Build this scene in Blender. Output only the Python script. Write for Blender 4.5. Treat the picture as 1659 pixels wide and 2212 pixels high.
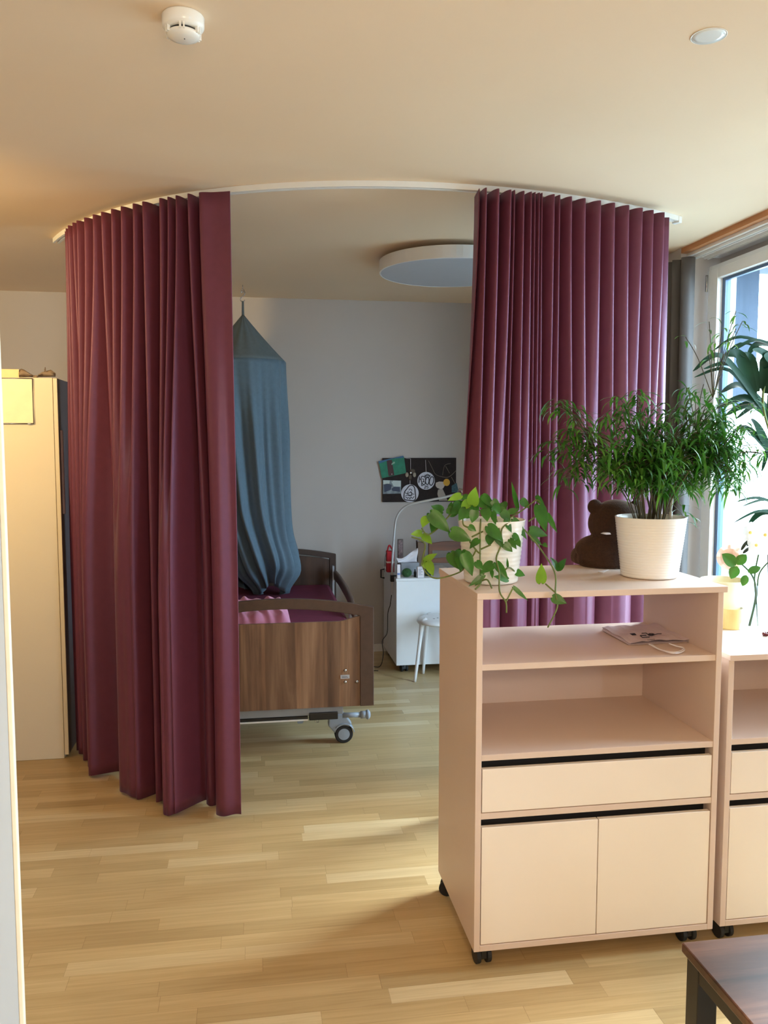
import bpy, bmesh, math, random
from mathutils import Vector, Matrix
random.seed(7)
C = bpy.context.scene
for o in list(bpy.data.objects): bpy.data.objects.remove(o)

# ------------------------------------------------------------------ camera
F_PX, PITCH, YAW, EYE = 1794.76, .0827, .157, 1.626
cam = bpy.data.cameras.new('camera'); cam.sensor_fit = 'HORIZONTAL'; cam.sensor_width = 36
cam.lens = 36 * F_PX / 1659; cam.clip_start = .02; cam.clip_end = 200
co = bpy.data.objects.new('camera', cam); C.collection.objects.link(co)
co.location = (0, 0, EYE); co.rotation_euler = (math.pi / 2 - PITCH, 0, -YAW); C.camera = co

# ------------------------------------------------------------------ light, exposure
EXPOSURE = 0.14
SKY, SKYCOL = 17, (.66, .84, 1.0)
HALL, HALLCOL = 185, (1, .70, .30)
ROOM, ROOMCOL = 74, (1, .79, .54)
C.view_settings.view_transform = 'Standard'; C.view_settings.look = 'None'
C.view_settings.exposure = EXPOSURE; C.view_settings.gamma = 1; C.view_settings.use_curve_mapping = False
w = bpy.data.worlds.new('daylight'); C.world = w; w.use_nodes = True
bg = w.node_tree.nodes['Background']; bg.inputs[0].default_value = (*SKYCOL, 1); bg.inputs[1].default_value = SKY
C.cycles.max_bounces = 10; C.cycles.diffuse_bounces = 6; C.cycles.transparent_max_bounces = 16
C.cycles.use_denoising = True
C.cycles.sample_clamp_indirect = 8

def lamp(name, kind, loc, power, col, size, rot=(0, 0, 0)):
    l = bpy.data.lights.new(name, kind); l.energy = power; l.color = col
    if kind in ('POINT', 'SPOT'): l.shadow_soft_size = size
    else:
        l.shape = 'RECTANGLE'; l.size, l.size_y = size
    o = bpy.data.objects.new(name, l); o.location = loc; o.rotation_euler = rot; C.collection.objects.link(o); return l
hl_ = lamp('hall_lamp_light', 'SPOT', (-1.9, 2.5, 2.45), HALL, HALLCOL, .08, Vector((-.30, -2.9, .12)).to_track_quat('Z', 'Y').to_euler())
lamp('hall_fill_light', 'POINT', (-2.2, 2.7, 2.3), 13, (1, .68, .30), .1)  # extra fill light, added to warm the ceiling and wall at left
hl_.spot_size = math.radians(105); hl_.spot_blend = .9
lamp('room_lamp_light', 'POINT', (.3, -.55, 2.0), ROOM, ROOMCOL, .16)
sun = bpy.data.lights.new('veiled_sun', 'SUN'); sun.energy = 11; sun.angle = math.radians(32); sun.color = (1, .96, .88)
so_ = bpy.data.objects.new('veiled_sun', sun); so_.rotation_euler = Vector((.86*.72, .5*.72, .70)).to_track_quat('Z', 'Y').to_euler(); C.collection.objects.link(so_)
for (y0, y1) in ((3.18, 4.24), (2.0, 3.06), (-1.5, -.45)):
    p = lamp('daylight_portal', 'AREA', (2.64, (y0 + y1) / 2, 1.3), 10, (1, 1, 1), (2.5, y1 - y0), (0, math.pi / 2, 0))
    p.cycles.is_portal = True

# ------------------------------------------------------------------ measuring: a pixel of the photo on a plane of the room
CP, SP, CA, SA = math.cos(PITCH), math.sin(PITCH), math.cos(YAW), math.sin(YAW)
def at(px, py, ax, val):
    X = (px - 829.5) / F_PX; Y = -(py - 1106) / F_PX
    dx, dy, dz = X, CP + Y * SP, -SP + Y * CP
    d = (CA * dx + SA * dy, -SA * dx + CA * dy, dz); o = (0, 0, EYE)
    i = 'xyz'.index(ax); t = (val - o[i]) / d[i]
    return Vector((o[0] + t * d[0], o[1] + t * d[1], o[2] + t * d[2]))

# ------------------------------------------------------------------ materials
def lin(c): return tuple(((v / 255) / 12.92 if v / 255 <= .04045 else ((v / 255 + .055) / 1.055) ** 2.4) for v in c)
def M(name, col, rough=.5, metal=0, sheen=0, sheencol=(1, 1, 1), coat=0, var=.05, scale=14, bump=0, bscale=300, spec=.5, stretch=(1, 1, 1), trans=0):
    m = bpy.data.materials.new(name); m.use_nodes = True; nt = m.node_tree; N = nt.nodes; L = nt.links
    b = N['Principled BSDF']; c = lin(col)
    b.inputs['Roughness'].default_value = rough; b.inputs['Metallic'].default_value = metal
    b.inputs['Specular IOR Level'].default_value = spec
    b.inputs['Coat Weight'].default_value = coat
    if sheen:
        b.inputs['Sheen Weight'].default_value = sheen; b.inputs['Sheen Tint'].default_value = (*sheencol, 1); b.inputs['Sheen Roughness'].default_value = .35
    tc = N.new('ShaderNodeTexCoord'); mp = N.new('ShaderNodeMapping'); mp.inputs['Scale'].default_value = stretch
    L.new(tc.outputs['Object'], mp.inputs[0])
    n = N.new('ShaderNodeTexNoise'); n.inputs['Scale'].default_value = scale; n.inputs['Detail'].default_value = 4
    L.new(mp.outputs[0], n.inputs['Vector'])
    r = N.new('ShaderNodeValToRGB'); e = r.color_ramp.elements
    e[0].position = .3; e[1].position = .7
    e[0].color = (*[v * (1 - var) for v in c], 1); e[1].color = (*[min(1, v * (1 + var)) for v in c], 1)
    L.new(n.outputs['Fac'], r.inputs[0]); L.new(r.outputs[0], b.inputs['Base Color'])
    if bump:
        n2 = N.new('ShaderNodeTexNoise'); n2.inputs['Scale'].default_value = bscale; L.new(mp.outputs[0], n2.inputs['Vector'])
        bp = N.new('ShaderNodeBump'); bp.inputs['Strength'].default_value = bump; bp.inputs['Distance'].default_value = .002
        L.new(n2.outputs['Fac'], bp.inputs['Height']); L.new(bp.outputs[0], b.inputs['Normal'])
    if trans:
        tl = N.new('ShaderNodeBsdfTranslucent'); L.new(r.outputs[0], tl.inputs[0])
        ms = N.new('ShaderNodeMixShader'); ms.inputs[0].default_value = trans
        L.new(b.outputs[0], ms.inputs[1]); L.new(tl.outputs[0], ms.inputs[2]); L.new(ms.outputs[0], N['Material Output'].inputs[0])
    return m
def WOOD(name, dark, mid, light, axis, rough=.4, freq=9, contrast=1, board=0):
    m = bpy.data.materials.new(name); m.use_nodes = True; nt = m.node_tree; N = nt.nodes; L = nt.links
    b = N['Principled BSDF']; b.inputs['Roughness'].default_value = rough
    tc = N.new('ShaderNodeTexCoord'); mp = N.new('ShaderNodeMapping')
    s = [freq] * 3; s['xyz'.index(axis)] = freq * .07; mp.inputs['Scale'].default_value = s
    L.new(tc.outputs['Object'], mp.inputs[0])
    n = N.new('ShaderNodeTexNoise'); n.inputs['Scale'].default_value = 1; n.inputs['Detail'].default_value = 8; n.inputs['Distortion'].default_value = .6; n.inputs['Roughness'].default_value = .62
    L.new(mp.outputs[0], n.inputs['Vector'])
    r = N.new('ShaderNodeValToRGB'); e = r.color_ramp.elements
    e[0].position = .5 - .22 * contrast; e[0].color = (*lin(dark), 1); e[1].position = .5 + .2 * contrast; e[1].color = (*lin(light), 1)
    k = e.new(.5); k.color = (*lin(mid), 1)
    L.new(n.outputs['Fac'], r.inputs[0]); out = r.outputs[0]
    if board:      # glued strips of differing tone
        n3 = N.new('ShaderNodeTexNoise'); n3.inputs['Scale'].default_value = 1; n3.inputs['Detail'].default_value = 0
        mp3 = N.new('ShaderNodeMapping'); s3 = [board] * 3; s3['xyz'.index(axis)] = .25; mp3.inputs['Scale'].default_value = s3
        L.new(tc.outputs['Object'], mp3.inputs[0]); L.new(mp3.outputs[0], n3.inputs['Vector'])
        mx = N.new('ShaderNodeMixRGB'); mx.blend_type = 'MULTIPLY'; mx.inputs[0].default_value = .8
        r3 = N.new('ShaderNodeValToRGB'); r3.color_ramp.interpolation = 'CONSTANT'
        q = r3.color_ramp.elements; q[0].color = (.62, .6, .6, 1); q[0].position = 0; q[1].position = .44; q[1].color = (1, .95, .9, 1)
        k2 = q.new(.52); k2.color = (.8, .78, .76, 1); k3 = q.new(.58); k3.color = (1, 1, 1, 1)
        L.new(n3.outputs['Fac'], r3.inputs[0]); L.new(out, mx.inputs[1]); L.new(r3.outputs[0], mx.inputs[2]); out = mx.outputs[0]
    L.new(out, b.inputs['Base Color'])
    return m
def GLASS(name, tint=(1, 1, 1), rough=0.0, refl=.06):
    m = bpy.data.materials.new(name); m.use_nodes = True; nt = m.node_tree; N = nt.nodes; L = nt.links
    N.remove(N['Principled BSDF'])
    t = N.new('ShaderNodeBsdfTransparent'); t.inputs[0].default_value = (*tint, 1)
    g = N.new('ShaderNodeBsdfGlossy'); g.inputs['Roughness'].default_value = rough
    lw = N.new('ShaderNodeLayerWeight'); lw.inputs[0].default_value = .5
    pw = N.new('ShaderNodeMath'); pw.operation = 'POWER'; pw.inputs[1].default_value = 4; L.new(lw.outputs['Facing'], pw.inputs[0])
    f = N.new('ShaderNodeMath'); f.operation = 'MULTIPLY_ADD'; f.inputs[1].default_value = .5; f.inputs[2].default_value = .035; L.new(pw.outputs[0], f.inputs[0])
    mx = N.new('ShaderNodeMixShader'); L.new(f.outputs[0], mx.inputs[0]); L.new(t.outputs[0], mx.inputs[1]); L.new(g.outputs[0], mx.inputs[2])
    L.new(mx.outputs[0], N['Material Output'].inputs[0]); return m

m_wall = M('painted_plaster', (190, 184, 180), .9, var=.015, scale=3, bump=.05, bscale=400)
m_ceil = M('ceiling_paint', (240, 219, 192), .92, var=.012, scale=2)
m_white = M('white_lacquer', (232, 234, 236), .35, var=.01)
m_trimw = M('white_trim', (236, 236, 234), .3, var=.01)
m_alu = M('white_aluminium', (232, 234, 234), .35, var=.01)
m_frame = M('window_frame_white', (244, 248, 250), .35, var=.01)
m_gasket = M('blue_grey_gasket', (70, 96, 128), .3, var=.05)
m_chrome = M('brushed_steel', (190, 190, 192), .25, metal=1, var=.03)
m_black = M('black_plastic', (22, 22, 23), .45, var=.1)
m_rubber = M('dark_rubber', (30, 31, 34), .6, var=.1)
m_greyp = M('grey_plastic', (150, 160, 172), .4, var=.04)
m_burg = M('burgundy_curtain_satin', (105, 52, 64), .44, spec=.5, sheen=1.0, sheencol=(.62, .48, 1), var=.05, scale=30, bump=.08, bscale=900)
pb_ = m_burg.node_tree.nodes['Principled BSDF']; pb_.inputs['Specular Tint'].default_value = (.80, .60, 1, 1); pb_.inputs['Roughness'].default_value = .5; pb_.inputs['Specular IOR Level'].default_value = .55; pb_.inputs['Sheen Weight'].default_value = .12; pb_.inputs['Coat Weight'].default_value = .25; pb_.inputs['Coat Roughness'].default_value = .36; pb_.inputs['Coat Tint'].default_value = (.9, .8, 1, 1)
m_grey = M('grey_blackout_fabric', (94, 90, 89), .8, sheen=.1, var=.04, bump=.1, bscale=700)
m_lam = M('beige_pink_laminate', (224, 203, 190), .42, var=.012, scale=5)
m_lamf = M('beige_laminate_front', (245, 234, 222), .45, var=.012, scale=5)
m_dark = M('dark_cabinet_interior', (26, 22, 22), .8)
m_canopy = M('blue_grey_muslin', (96, 119, 136), .9, sheen=.15, var=.06, scale=40, bump=.25, bscale=160)
m_canopyt = M('grey_green_muslin', (104, 118, 124), .9, var=.05, scale=40, bump=.2, bscale=200)
m_cream = M('cream_laminate', (220, 208, 184), .45, var=.012, scale=4)
m_wdoor = M('shaded_door_grey', (82, 74, 78), .5, var=.04)  # shade on the right-facing doors is put into this grey
m_mauve = M('mauve_grip', (150, 128, 132), .4)
m_pot = M('white_glazed_ceramic', (242, 241, 236), .22, var=.01)
m_soil = M('potting_soil', (38, 26, 20), .95, var=.4, scale=90, bump=.6, bscale=120)
m_bear = M('brown_plush', (58, 34, 19), .95, sheen=.25, sheencol=(.7, .4, .25), var=.25, scale=120, bump=.9, bscale=260)
m_leaf = M('pothos_leaf_green', (62, 118, 40), .32, trans=0.3, var=.4, scale=18)
m_leafy = M('pothos_young_leaf', (132, 178, 52), .35, trans=0.35, var=.2, scale=18)
m_stem = M('pothos_stem', (98, 112, 52), .5, var=.2)
m_fleaf = M('narrow_leaf_green', (58, 116, 34), .38, trans=0.3, var=.45, scale=9)
m_fleafl = M('narrow_leaf_light_green', (96, 150, 56), .4, trans=0.35, var=.3, scale=9)
m_fstem = M('brown_green_stem', (76, 70, 46), .7, var=.3)
m_palm = M('palm_leaf', (20, 54, 34), .5, trans=0.12, spec=.25, var=.3, scale=6)
m_paper = M('white_paper', (228, 222, 226), .8, var=.02)
m_bagp = M('pale_lilac_paper', (216, 200, 206), .75, var=.03)
m_ink = M('dark_ink', (38, 34, 44), .8)
m_cork = M('dark_brown_board', (34, 22, 20), .8, var=.3, scale=60)
m_pink = M('pink_cotton', (214, 140, 170), .9, sheen=.2, var=.05, bump=.3, bscale=90)
m_plum = M('plum_sheet', (110, 36, 66), .9, var=.1)
m_red = M('red_felt', (170, 22, 30), .8, var=.1)
m_walnut = WOOD('walnut_panel', (92, 66, 52), (140, 106, 82), (174, 140, 112), 'z', .45, 16, 1.1, board=9)
m_walnutd = M('dark_brown_foil', (84, 62, 50), .45, var=.12, scale=30, stretch=(1, 1, 1))
m_hb = WOOD('dark_walnut_headboard', (48, 32, 26), (72, 50, 40), (92, 66, 52), 'z', .5, 16)
m_table = WOOD('tabletop_walnut', (52, 34, 28), (98, 66, 52), (138, 98, 78), 'x', .3, 10, 1.1, board=7)
m_chair = WOOD('brown_chair_wood', (92, 50, 28), (120, 70, 40), (140, 86, 52), 'x', .45, 12)
m_gold = M('gold_frosted_glass', (216, 190, 120), .4, var=.1)
m_glass = GLASS('clear_glass', (.90, .93, .95))
m_pane = GLASS('window_pane', (.93, .98, 1))

def floor_mat():
    m = bpy.data.materials.new('oak_strip_parquet'); m.use_nodes = True; nt = m.node_tree; N = nt.nodes; L = nt.links
    b = N['Principled BSDF']; b.inputs['Roughness'].default_value = .34; b.inputs['Specular IOR Level'].default_value = .45
    tc = N.new('ShaderNodeTexCoord'); sx = N.new('ShaderNodeSeparateXYZ'); L.new(tc.outputs['Object'], sx.inputs[0])
    def math_(op, a, b_):
        k = N.new('ShaderNodeMath'); k.operation = op
        for i, v in enumerate((a, b_)):
            if v is None: continue
            if isinstance(v, (int, float)): k.inputs[i].default_value = v
            else: L.new(v, k.inputs[i])
        return k.outputs[0]
    ROW = .069
    row = math_('FLOOR', math_('DIVIDE', sx.outputs[1], ROW), None)
    wn = N.new('ShaderNodeTexWhiteNoise'); wn.noise_dimensions = '1D'; L.new(row, wn.inputs['W'])
    xo = math_('ADD', sx.outputs[0], math_('MULTIPLY', wn.outputs['Value'], 5.0))
    LEN = math_('ADD', math_('MULTIPLY', wn.outputs['Value'], .25), .42)
    col = math_('FLOOR', math_('DIVIDE', xo, LEN), None)
    cb = N.new('ShaderNodeCombineXYZ'); L.new(col, cb.inputs[0]); L.new(row, cb.inputs[1])
    w2 = N.new('ShaderNodeTexWhiteNoise'); w2.noise_dimensions = '2D'; L.new(cb.outputs[0], w2.inputs['Vector'])
    ramp = N.new('ShaderNodeValToRGB'); e = ramp.color_ramp.elements
    e[0].color = (*lin((186, 160, 114)), 1); e[1].color = (*lin((220, 200, 158)), 1)
    k = e.new(.45); k.color = (*lin((202, 175, 127)), 1); k = e.new(.8); k.color = (*lin((208, 183, 136)), 1)
    L.new(w2.outputs['Value'], ramp.inputs[0])
    # grain
    c2 = N.new('ShaderNodeCombineXYZ'); L.new(math_('ADD', math_('MULTIPLY', sx.outputs[0], 3.0), math_('MULTIPLY', w2.outputs['Value'], 37)), c2.inputs[0])
    L.new(math_('MULTIPLY', sx.outputs[1], 70), c2.inputs[1])
    g = N.new('ShaderNodeTexNoise'); g.inputs['Scale'].default_value = 1; g.inputs['Detail'].default_value = 6; g.inputs['Distortion'].default_value = .8
    L.new(c2.outputs[0], g.inputs['Vector'])
    gr = N.new('ShaderNodeValToRGB'); q = gr.color_ramp.elements; q[0].position = .3; q[0].color = (.82, .78, .72, 1); q[1].position = .62; q[1].color = (1, 1, 1, 1)
    L.new(g.outputs['Fac'], gr.inputs[0])
    mx = N.new('ShaderNodeMixRGB'); mx.blend_type = 'MULTIPLY'; mx.inputs[0].default_value = .8; L.new(ramp.outputs[0], mx.inputs[1]); L.new(gr.outputs[0], mx.inputs[2])
    # joints
    fy = math_('FRACT', math_('DIVIDE', sx.outputs[1], ROW), None); fx = math_('FRACT', math_('DIVIDE', xo, LEN), None)
    j = math_('MAXIMUM', math_('LESS_THAN', fy, .014), math_('LESS_THAN', fx, .0025))
    m3 = N.new('ShaderNodeMixRGB'); m3.blend_type = 'MULTIPLY'; L.new(math_('MULTIPLY', j, .45), m3.inputs[0]); L.new(mx.outputs[0], m3.inputs[1]); m3.inputs[2].default_value = (.35, .25, .15, 1)
    L.new(m3.outputs[0], b.inputs['Base Color'])
    rr = math_('ADD', math_('MULTIPLY', g.outputs['Fac'], .12), .26); L.new(rr, b.inputs['Roughness'])
    return m

# ------------------------------------------------------------------ mesh helpers
ORG = {}
class MB:
    def __init__(s): s.bm = bmesh.new()
    def box(s, x0, y0, z0, x1, y1, z1):
        v = [s.bm.verts.new(p) for p in ((x0,y0,z0),(x1,y0,z0),(x1,y1,z0),(x0,y1,z0),(x0,y0,z1),(x1,y0,z1),(x1,y1,z1),(x0,y1,z1))]
        for f in ((3,2,1,0),(4,5,6,7),(0,1,5,4),(1,2,6,5),(2,3,7,6),(3,0,4,7)): s.bm.faces.new([v[i] for i in f])
        return s
    def obox(s, c, ux, uy, uz):       # oriented box, half-extent vectors
        c, ux, uy, uz = map(Vector, (c, ux, uy, uz))
        v = [s.bm.verts.new(c + a*ux + b*uy + d*uz) for d in (-1,1) for (a,b) in ((-1,-1),(1,-1),(1,1),(-1,1))]
        for f in ((3,2,1,0),(4,5,6,7),(0,1,5,4),(1,2,6,5),(2,3,7,6),(3,0,4,7)): s.bm.faces.new([v[i] for i in f])
        return s
    def tube(s, pts, r, seg=8, cap=True, closed=False):
        pts = [Vector(p) for p in pts]; n = len(pts); R = r if isinstance(r, (list, tuple)) else [r] * n
        rings = []; up = None
        for i, p in enumerate(pts):
            if closed: t = pts[(i+1) % n] - pts[i-1]
            else: t = pts[min(i+1, n-1)] - pts[max(i-1, 0)]
            if t.length < 1e-9: t = Vector((0,0,1))
            t.normalize()
            if up is None: up = Vector((0,0,1)) if abs(t.z) < .9 else Vector((1,0,0))
            a = up - t * up.dot(t)
            if a.length < 1e-6: a = t.orthogonal()
            a.normalize(); up = a; b = t.cross(a)
            rings.append([s.bm.verts.new(p + (a*math.cos(2*math.pi*k/seg) + b*math.sin(2*math.pi*k/seg)) * R[i]) for k in range(seg)])
        m = n if closed else n - 1
        for i in range(m):
            A, B = rings[i], rings[(i+1) % n]
            for k in range(seg): s.bm.faces.new((A[k], A[(k+1)%seg], B[(k+1)%seg], B[k]))
        if cap and not closed: s.bm.faces.new(rings[0][::-1]); s.bm.faces.new(rings[-1])
        return s
    def lathe(s, prof, c=(0,0,0), seg=40, cap0=False, cap1=False, M_=None):
        c = Vector(c); rings = []
        for r, z in prof:
            ring = []
            for k in range(seg):
                p = Vector((r*math.cos(2*math.pi*k/seg), r*math.sin(2*math.pi*k/seg), z))
                if M_: p = M_ @ p
                ring.append(s.bm.verts.new(p + c))
            rings.append(ring)
        for A, B in zip(rings, rings[1:]):
            for k in range(seg): s.bm.faces.new((A[k], A[(k+1)%seg], B[(k+1)%seg], B[k]))
        if cap0: s.bm.faces.new(rings[0][::-1])
        if cap1: s.bm.faces.new(rings[-1])
        return s
    def grid(s, rows, close=False):
        V = [[s.bm.verts.new(p) for p in r] for r in rows]
        for A, B in zip(V, V[1:]):
            n = len(A)
            for k in range(n if close else n-1): s.bm.faces.new((A[k], A[(k+1)%n], B[(k+1)%n], B[k]))
        return s
    def prism(s, pts, d):
        pts = [Vector(p) for p in pts]; d = Vector(d)
        a = [s.bm.verts.new(p) for p in pts]; b = [s.bm.verts.new(p + d) for p in pts]
        n = len(pts)
        s.bm.faces.new(a); s.bm.faces.new(b[::-1])
        for i in range(n): s.bm.faces.new((a[(i+1)%n], a[i], b[i], b[(i+1)%n]))
        return s
    def ball(s, c, r, useg=20, vseg=12, rot=None):
        if isinstance(r, (int, float)): r = (r, r, r)
        mt = Matrix.Translation(c) @ (rot.to_4x4() if rot else Matrix()) @ Matrix.Diagonal((*r, 1))
        bmesh.ops.create_uvsphere(s.bm, u_segments=useg, v_segments=vseg, radius=1, matrix=mt); return s
def build(name, mb, mat, parent=None, smooth=False, bevel=0, solid=0, sub=0, label=None, cat=None, group=None, kind=None, recalc=True, extra=None):
    bm = mb.bm
    if recalc: bmesh.ops.recalc_face_normals(bm, faces=bm.faces)
    if parent is not None: org = ORG[parent.name]
    else:
        xs = [v.co for v in bm.verts]
        org = Vector(((min(v.x for v in xs)+max(v.x for v in xs))/2, (min(v.y for v in xs)+max(v.y for v in xs))/2, min(v.z for v in xs)))
    bmesh.ops.translate(bm, vec=-org, verts=bm.verts)
    me = bpy.data.meshes.new(name); bm.to_mesh(me); bm.free()
    me.materials.append(mat)
    for x in (extra or []): me.materials.append(x)
    if smooth:
        for p in me.polygons: p.use_smooth = True
    o = bpy.data.objects.new(name, me); C.collection.objects.link(o)
    if parent is not None: o.parent = parent
    else: o.location = org
    ORG[o.name] = org
    if solid:
        k = o.modifiers.new('thick', 'SOLIDIFY'); k.thickness = solid; k.offset = 0
    if bevel:
        k = o.modifiers.new('bevel', 'BEVEL'); k.width = bevel; k.segments = 2; k.limit_method = 'ANGLE'
    if sub:
        k = o.modifiers.new('sub', 'SUBSURF'); k.levels = sub; k.render_levels = sub
    tag(o, label, cat, group, kind); return o
def tag(o, label=None, cat=None, group=None, kind=None):
    if label: o['label'] = label
    if cat: o['category'] = cat
    if group: o['group'] = group
    if kind: o['kind'] = kind
def thing(name, loc, label, cat, group=None):
    o = bpy.data.objects.new(name, None); o.empty_display_size = .1; o.location = loc; C.collection.objects.link(o)
    ORG[o.name] = Vector(loc); tag(o, label, cat, group); return o
def struct(name, mb, mat, parent=None, **k):
    return build(name, mb, mat, parent, kind='structure', **k)
def spline(pts, n=8, closed=False):
    P = [Vector(p) for p in pts]; out = []; m = len(P)
    for i in range(m if closed else m-1):
        g = (lambda j: P[j % m]) if closed else (lambda j: P[max(0, min(m-1, j))])
        a, b, c, d = g(i-1), g(i), g(i+1), g(i+2)
        for k in range(n):
            t = k / n
            out.append(.5*((2*b)+(c-a)*t+(2*a-5*b+4*c-d)*t*t+(3*b-a-3*c+d)*t**3))
    if not closed: out.append(P[-1])
    return out
def lerp(a, b, t): return a + (b - a) * t
def sm(t): t = max(0, min(1, t)); return t*t*(3-2*t)

# ================================================================== THE ROOM
H = 2.70; XR = 2.36; YB = 6.33; XL = -3.2; YF = -2.6; XW = 2.5
struct('floor', MB().box(XL, YF, -.1, 2.75, YB+.1, 0), floor_mat())
struct('ceiling', MB().box(XL, YF, H, XR, YB+.1, H+.1), m_ceil)
struct('wall_back', MB().box(XL, YB, 0, 2.7, YB+.1, H), m_wall)
struct('wall_left', MB().box(XL-.1, YF, 0, XL, YB, H), m_wall)
struct('wall_front', MB().box(XL, YF-.1, 0, 2.7, YF, H), m_wall)
WY0, WY1 = 1.94, 4.37
struct('wall_right', MB().box(XR, WY1+.02, 0, 2.7, YB, H).box(XR, -.37, 0, 2.7, WY0, H).box(XR, YF, 0, 2.7, -1.58, H).box(XR, -1.58, 2.6, 2.7, -.37, H).box(XR+.24, WY0, 2.60, 2.7, WY1+.02, 2.75), m_wall)
struct('baseboard_back', MB().box(XL+.02, YB-.014, 0.0, XR, YB, .06), m_trimw, bevel=.003)
# dropped head of the window: drop face with its warm shade painted tan, bottom board, double curtain track
struct('trim_1', MB().box(XR, WY0, 2.672, XR+.035, WY1+.019, 2.76), M('tan_shaded_face', (188, 132, 88), .8), bevel=.001)
struct('trim_2', MB().box(XR+.035, WY0, 2.655, XR+.24, WY1+.02, 2.76), m_trimw)
tk = MB()
for x in (2.415, 2.485): tk.box(x, WY0+.02, 2.640, x+.008, WY1+.0, 2.6545).box(x+.022, WY0+.02, 2.640, x+.030, WY1+.0, 2.6545).box(x+.008, WY0+.02, 2.650, x+.022, WY1+.0, 2.6545)
build('curtain_track', tk, m_alu, label='straight white double curtain track under the ceiling above the window', cat='curtain track')
# windows: outer frame, sash, blue-grey gasket, pane, hinge
def window(name, y0, y1):
    fr = MB(); z1 = 2.60; x0, x1 = XW, XW+.1
    fr.box(x0+.02, y0, 0, x1, y0+.03, z1).box(x0+.02, y1-.03, 0, x1, y1, z1).box(x0+.02, y0+.03, z1-.03, x1, y1-.03, z1).box(x0+.02, y0+.03, 0, x1, y1-.03, .04)
    w_ = struct(name, fr, m_frame, bevel=.003)
    a0, a1, b0, b1 = y0+.028, y1-.028, .036, z1-.028; S = .095
    def leaf(xa, xb): return MB().box(xa, a0, b0, xb, a0+S, b1).box(xa, a1-S, b0, xb, a1, b1).box(xa, a0+S, b1-.055, xb, a1-S, b1).box(xa, a0+S, b0, xb, a1-S, b0+.12)
    build('sash', leaf(x0, x0+.036), m_frame, w_, bevel=.004); build('outer_sash', leaf(x0+.0365, x1-.02), m_gasket, w_)
    g = .03; gy0, gy1, gz0, gz1 = a0+S, a1-S, b0+.12, b1-.055
    gk = MB().box(x0+.03, gy0, gz0, x0+.05, gy0+g, gz1).box(x0+.03, gy1-g, gz0, x0+.05, gy1, gz1).box(x0+.03, gy0+g, gz1-.016, x0+.05, gy1-g, gz1).box(x0+.03, gy0+g, gz0, x0+.05, gy1-g, gz0+.016)
    build('gasket', gk, m_gasket, w_)
    build('pane', MB().box(x0+.038, gy0+g, gz0+.016, x0+.044, gy1-g, gz1-.016), m_pane, w_)
    hg = MB()
    for z in (.3, 2.46): hg.tube([(x0-.006, y1-.024, z), (x0-.006, y1-.024, z+.09)], .007, 10)
    build('hinge', hg, m_chrome, w_, smooth=True)
    return w_
window('window_1', 3.15, 4.37); window('window_2', 1.94, 3.15); window('window_3', -1.58, -.37)
# outside: neighbour facade with vertical cladding, ground
fa = MB()
for k in range(6): fa.box(3.0+k*.15, 6.0+.03*(k % 2), 1.9, 3.0+k*.15+.15, 6.3, 3.4)
fa.box(2.95, 5.0, 2.99, 4.3, 6.3, 3.1)
build('facade', fa, M('blue_grey_cladding', (52, 64, 80), .7), label='blue grey clad facade standing outside beyond the window', cat='building')
struct('trim_3', MB().box(2.75, -6, -.12, 14, 14, -.02), M('pale_outdoor_paving', (126, 132, 130), .9))
# white wall end at the left edge of the photo, with its corner trim
ex = at(22, 1400, 'y', 1.5).x
m_entry = M('daylight_tint_white', (196, 212, 230), .6, var=.01)  # white wall, the cool cast of daylight is mixed into its colour
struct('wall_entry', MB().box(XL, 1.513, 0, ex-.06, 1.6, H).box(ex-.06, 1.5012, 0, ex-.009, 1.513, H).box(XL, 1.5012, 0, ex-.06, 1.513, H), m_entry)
struct('trim_4', MB().box(ex-.0088, 1.5, 0, ex, 1.512, H), M('cream_corner_trim', (246, 242, 226), .4), bevel=.002)

# ================================================================== CURVED RAIL AND THE TWO CURTAINS
CC = (.85, 5.485)
RC = (-0.1454, -0.0324, 0.2857, 0.1046, -0.0676, 2.0137)
def rad(th):
    t = max(-1.06, min(.6, th)); v = 0
    for k in RC: v = v*t + k
    return v
def rp(th, n=0, z=0):
    r = rad(th) + n; return Vector((CC[0] + r*math.sin(th), CC[1] - r*math.cos(th), z))
rl = MB(); rows = []
N_ = 110
for i in range(N_+1):
    th = lerp(-1.17, .598, i/N_)
    rows.append([rp(th, -.017, H-.0005), rp(th, .017, H-.0005), rp(th, .017, H-.024), rp(th, .006, H-.024), rp(th, .006, H-.014), rp(th, -.006, H-.014), rp(th, -.006, H-.024), rp(th, -.017, H-.024)])
rl.grid(rows, close=True); rl.bm.faces.new([v for v in list(rl.bm.verts)[:8]]); rl.bm.faces.new([v for v in list(rl.bm.verts)[-8:]][::-1])
rail = build('curtain_rail', rl, m_alu, label='curved white curtain rail fixed to the ceiling', cat='curtain rail')
e_ = rp(.585, 0, 0); e2 = rp(.6, 0, 0); d_ = (e2-e_).normalized(); nn = Vector((d_.y, -d_.x, 0))
build('end_cap', MB().obox((e2.x, e2.y, H-.0165), d_*.012, nn*.02, (0, 0, .0155)), m_alu, rail, bevel=.003)

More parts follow.
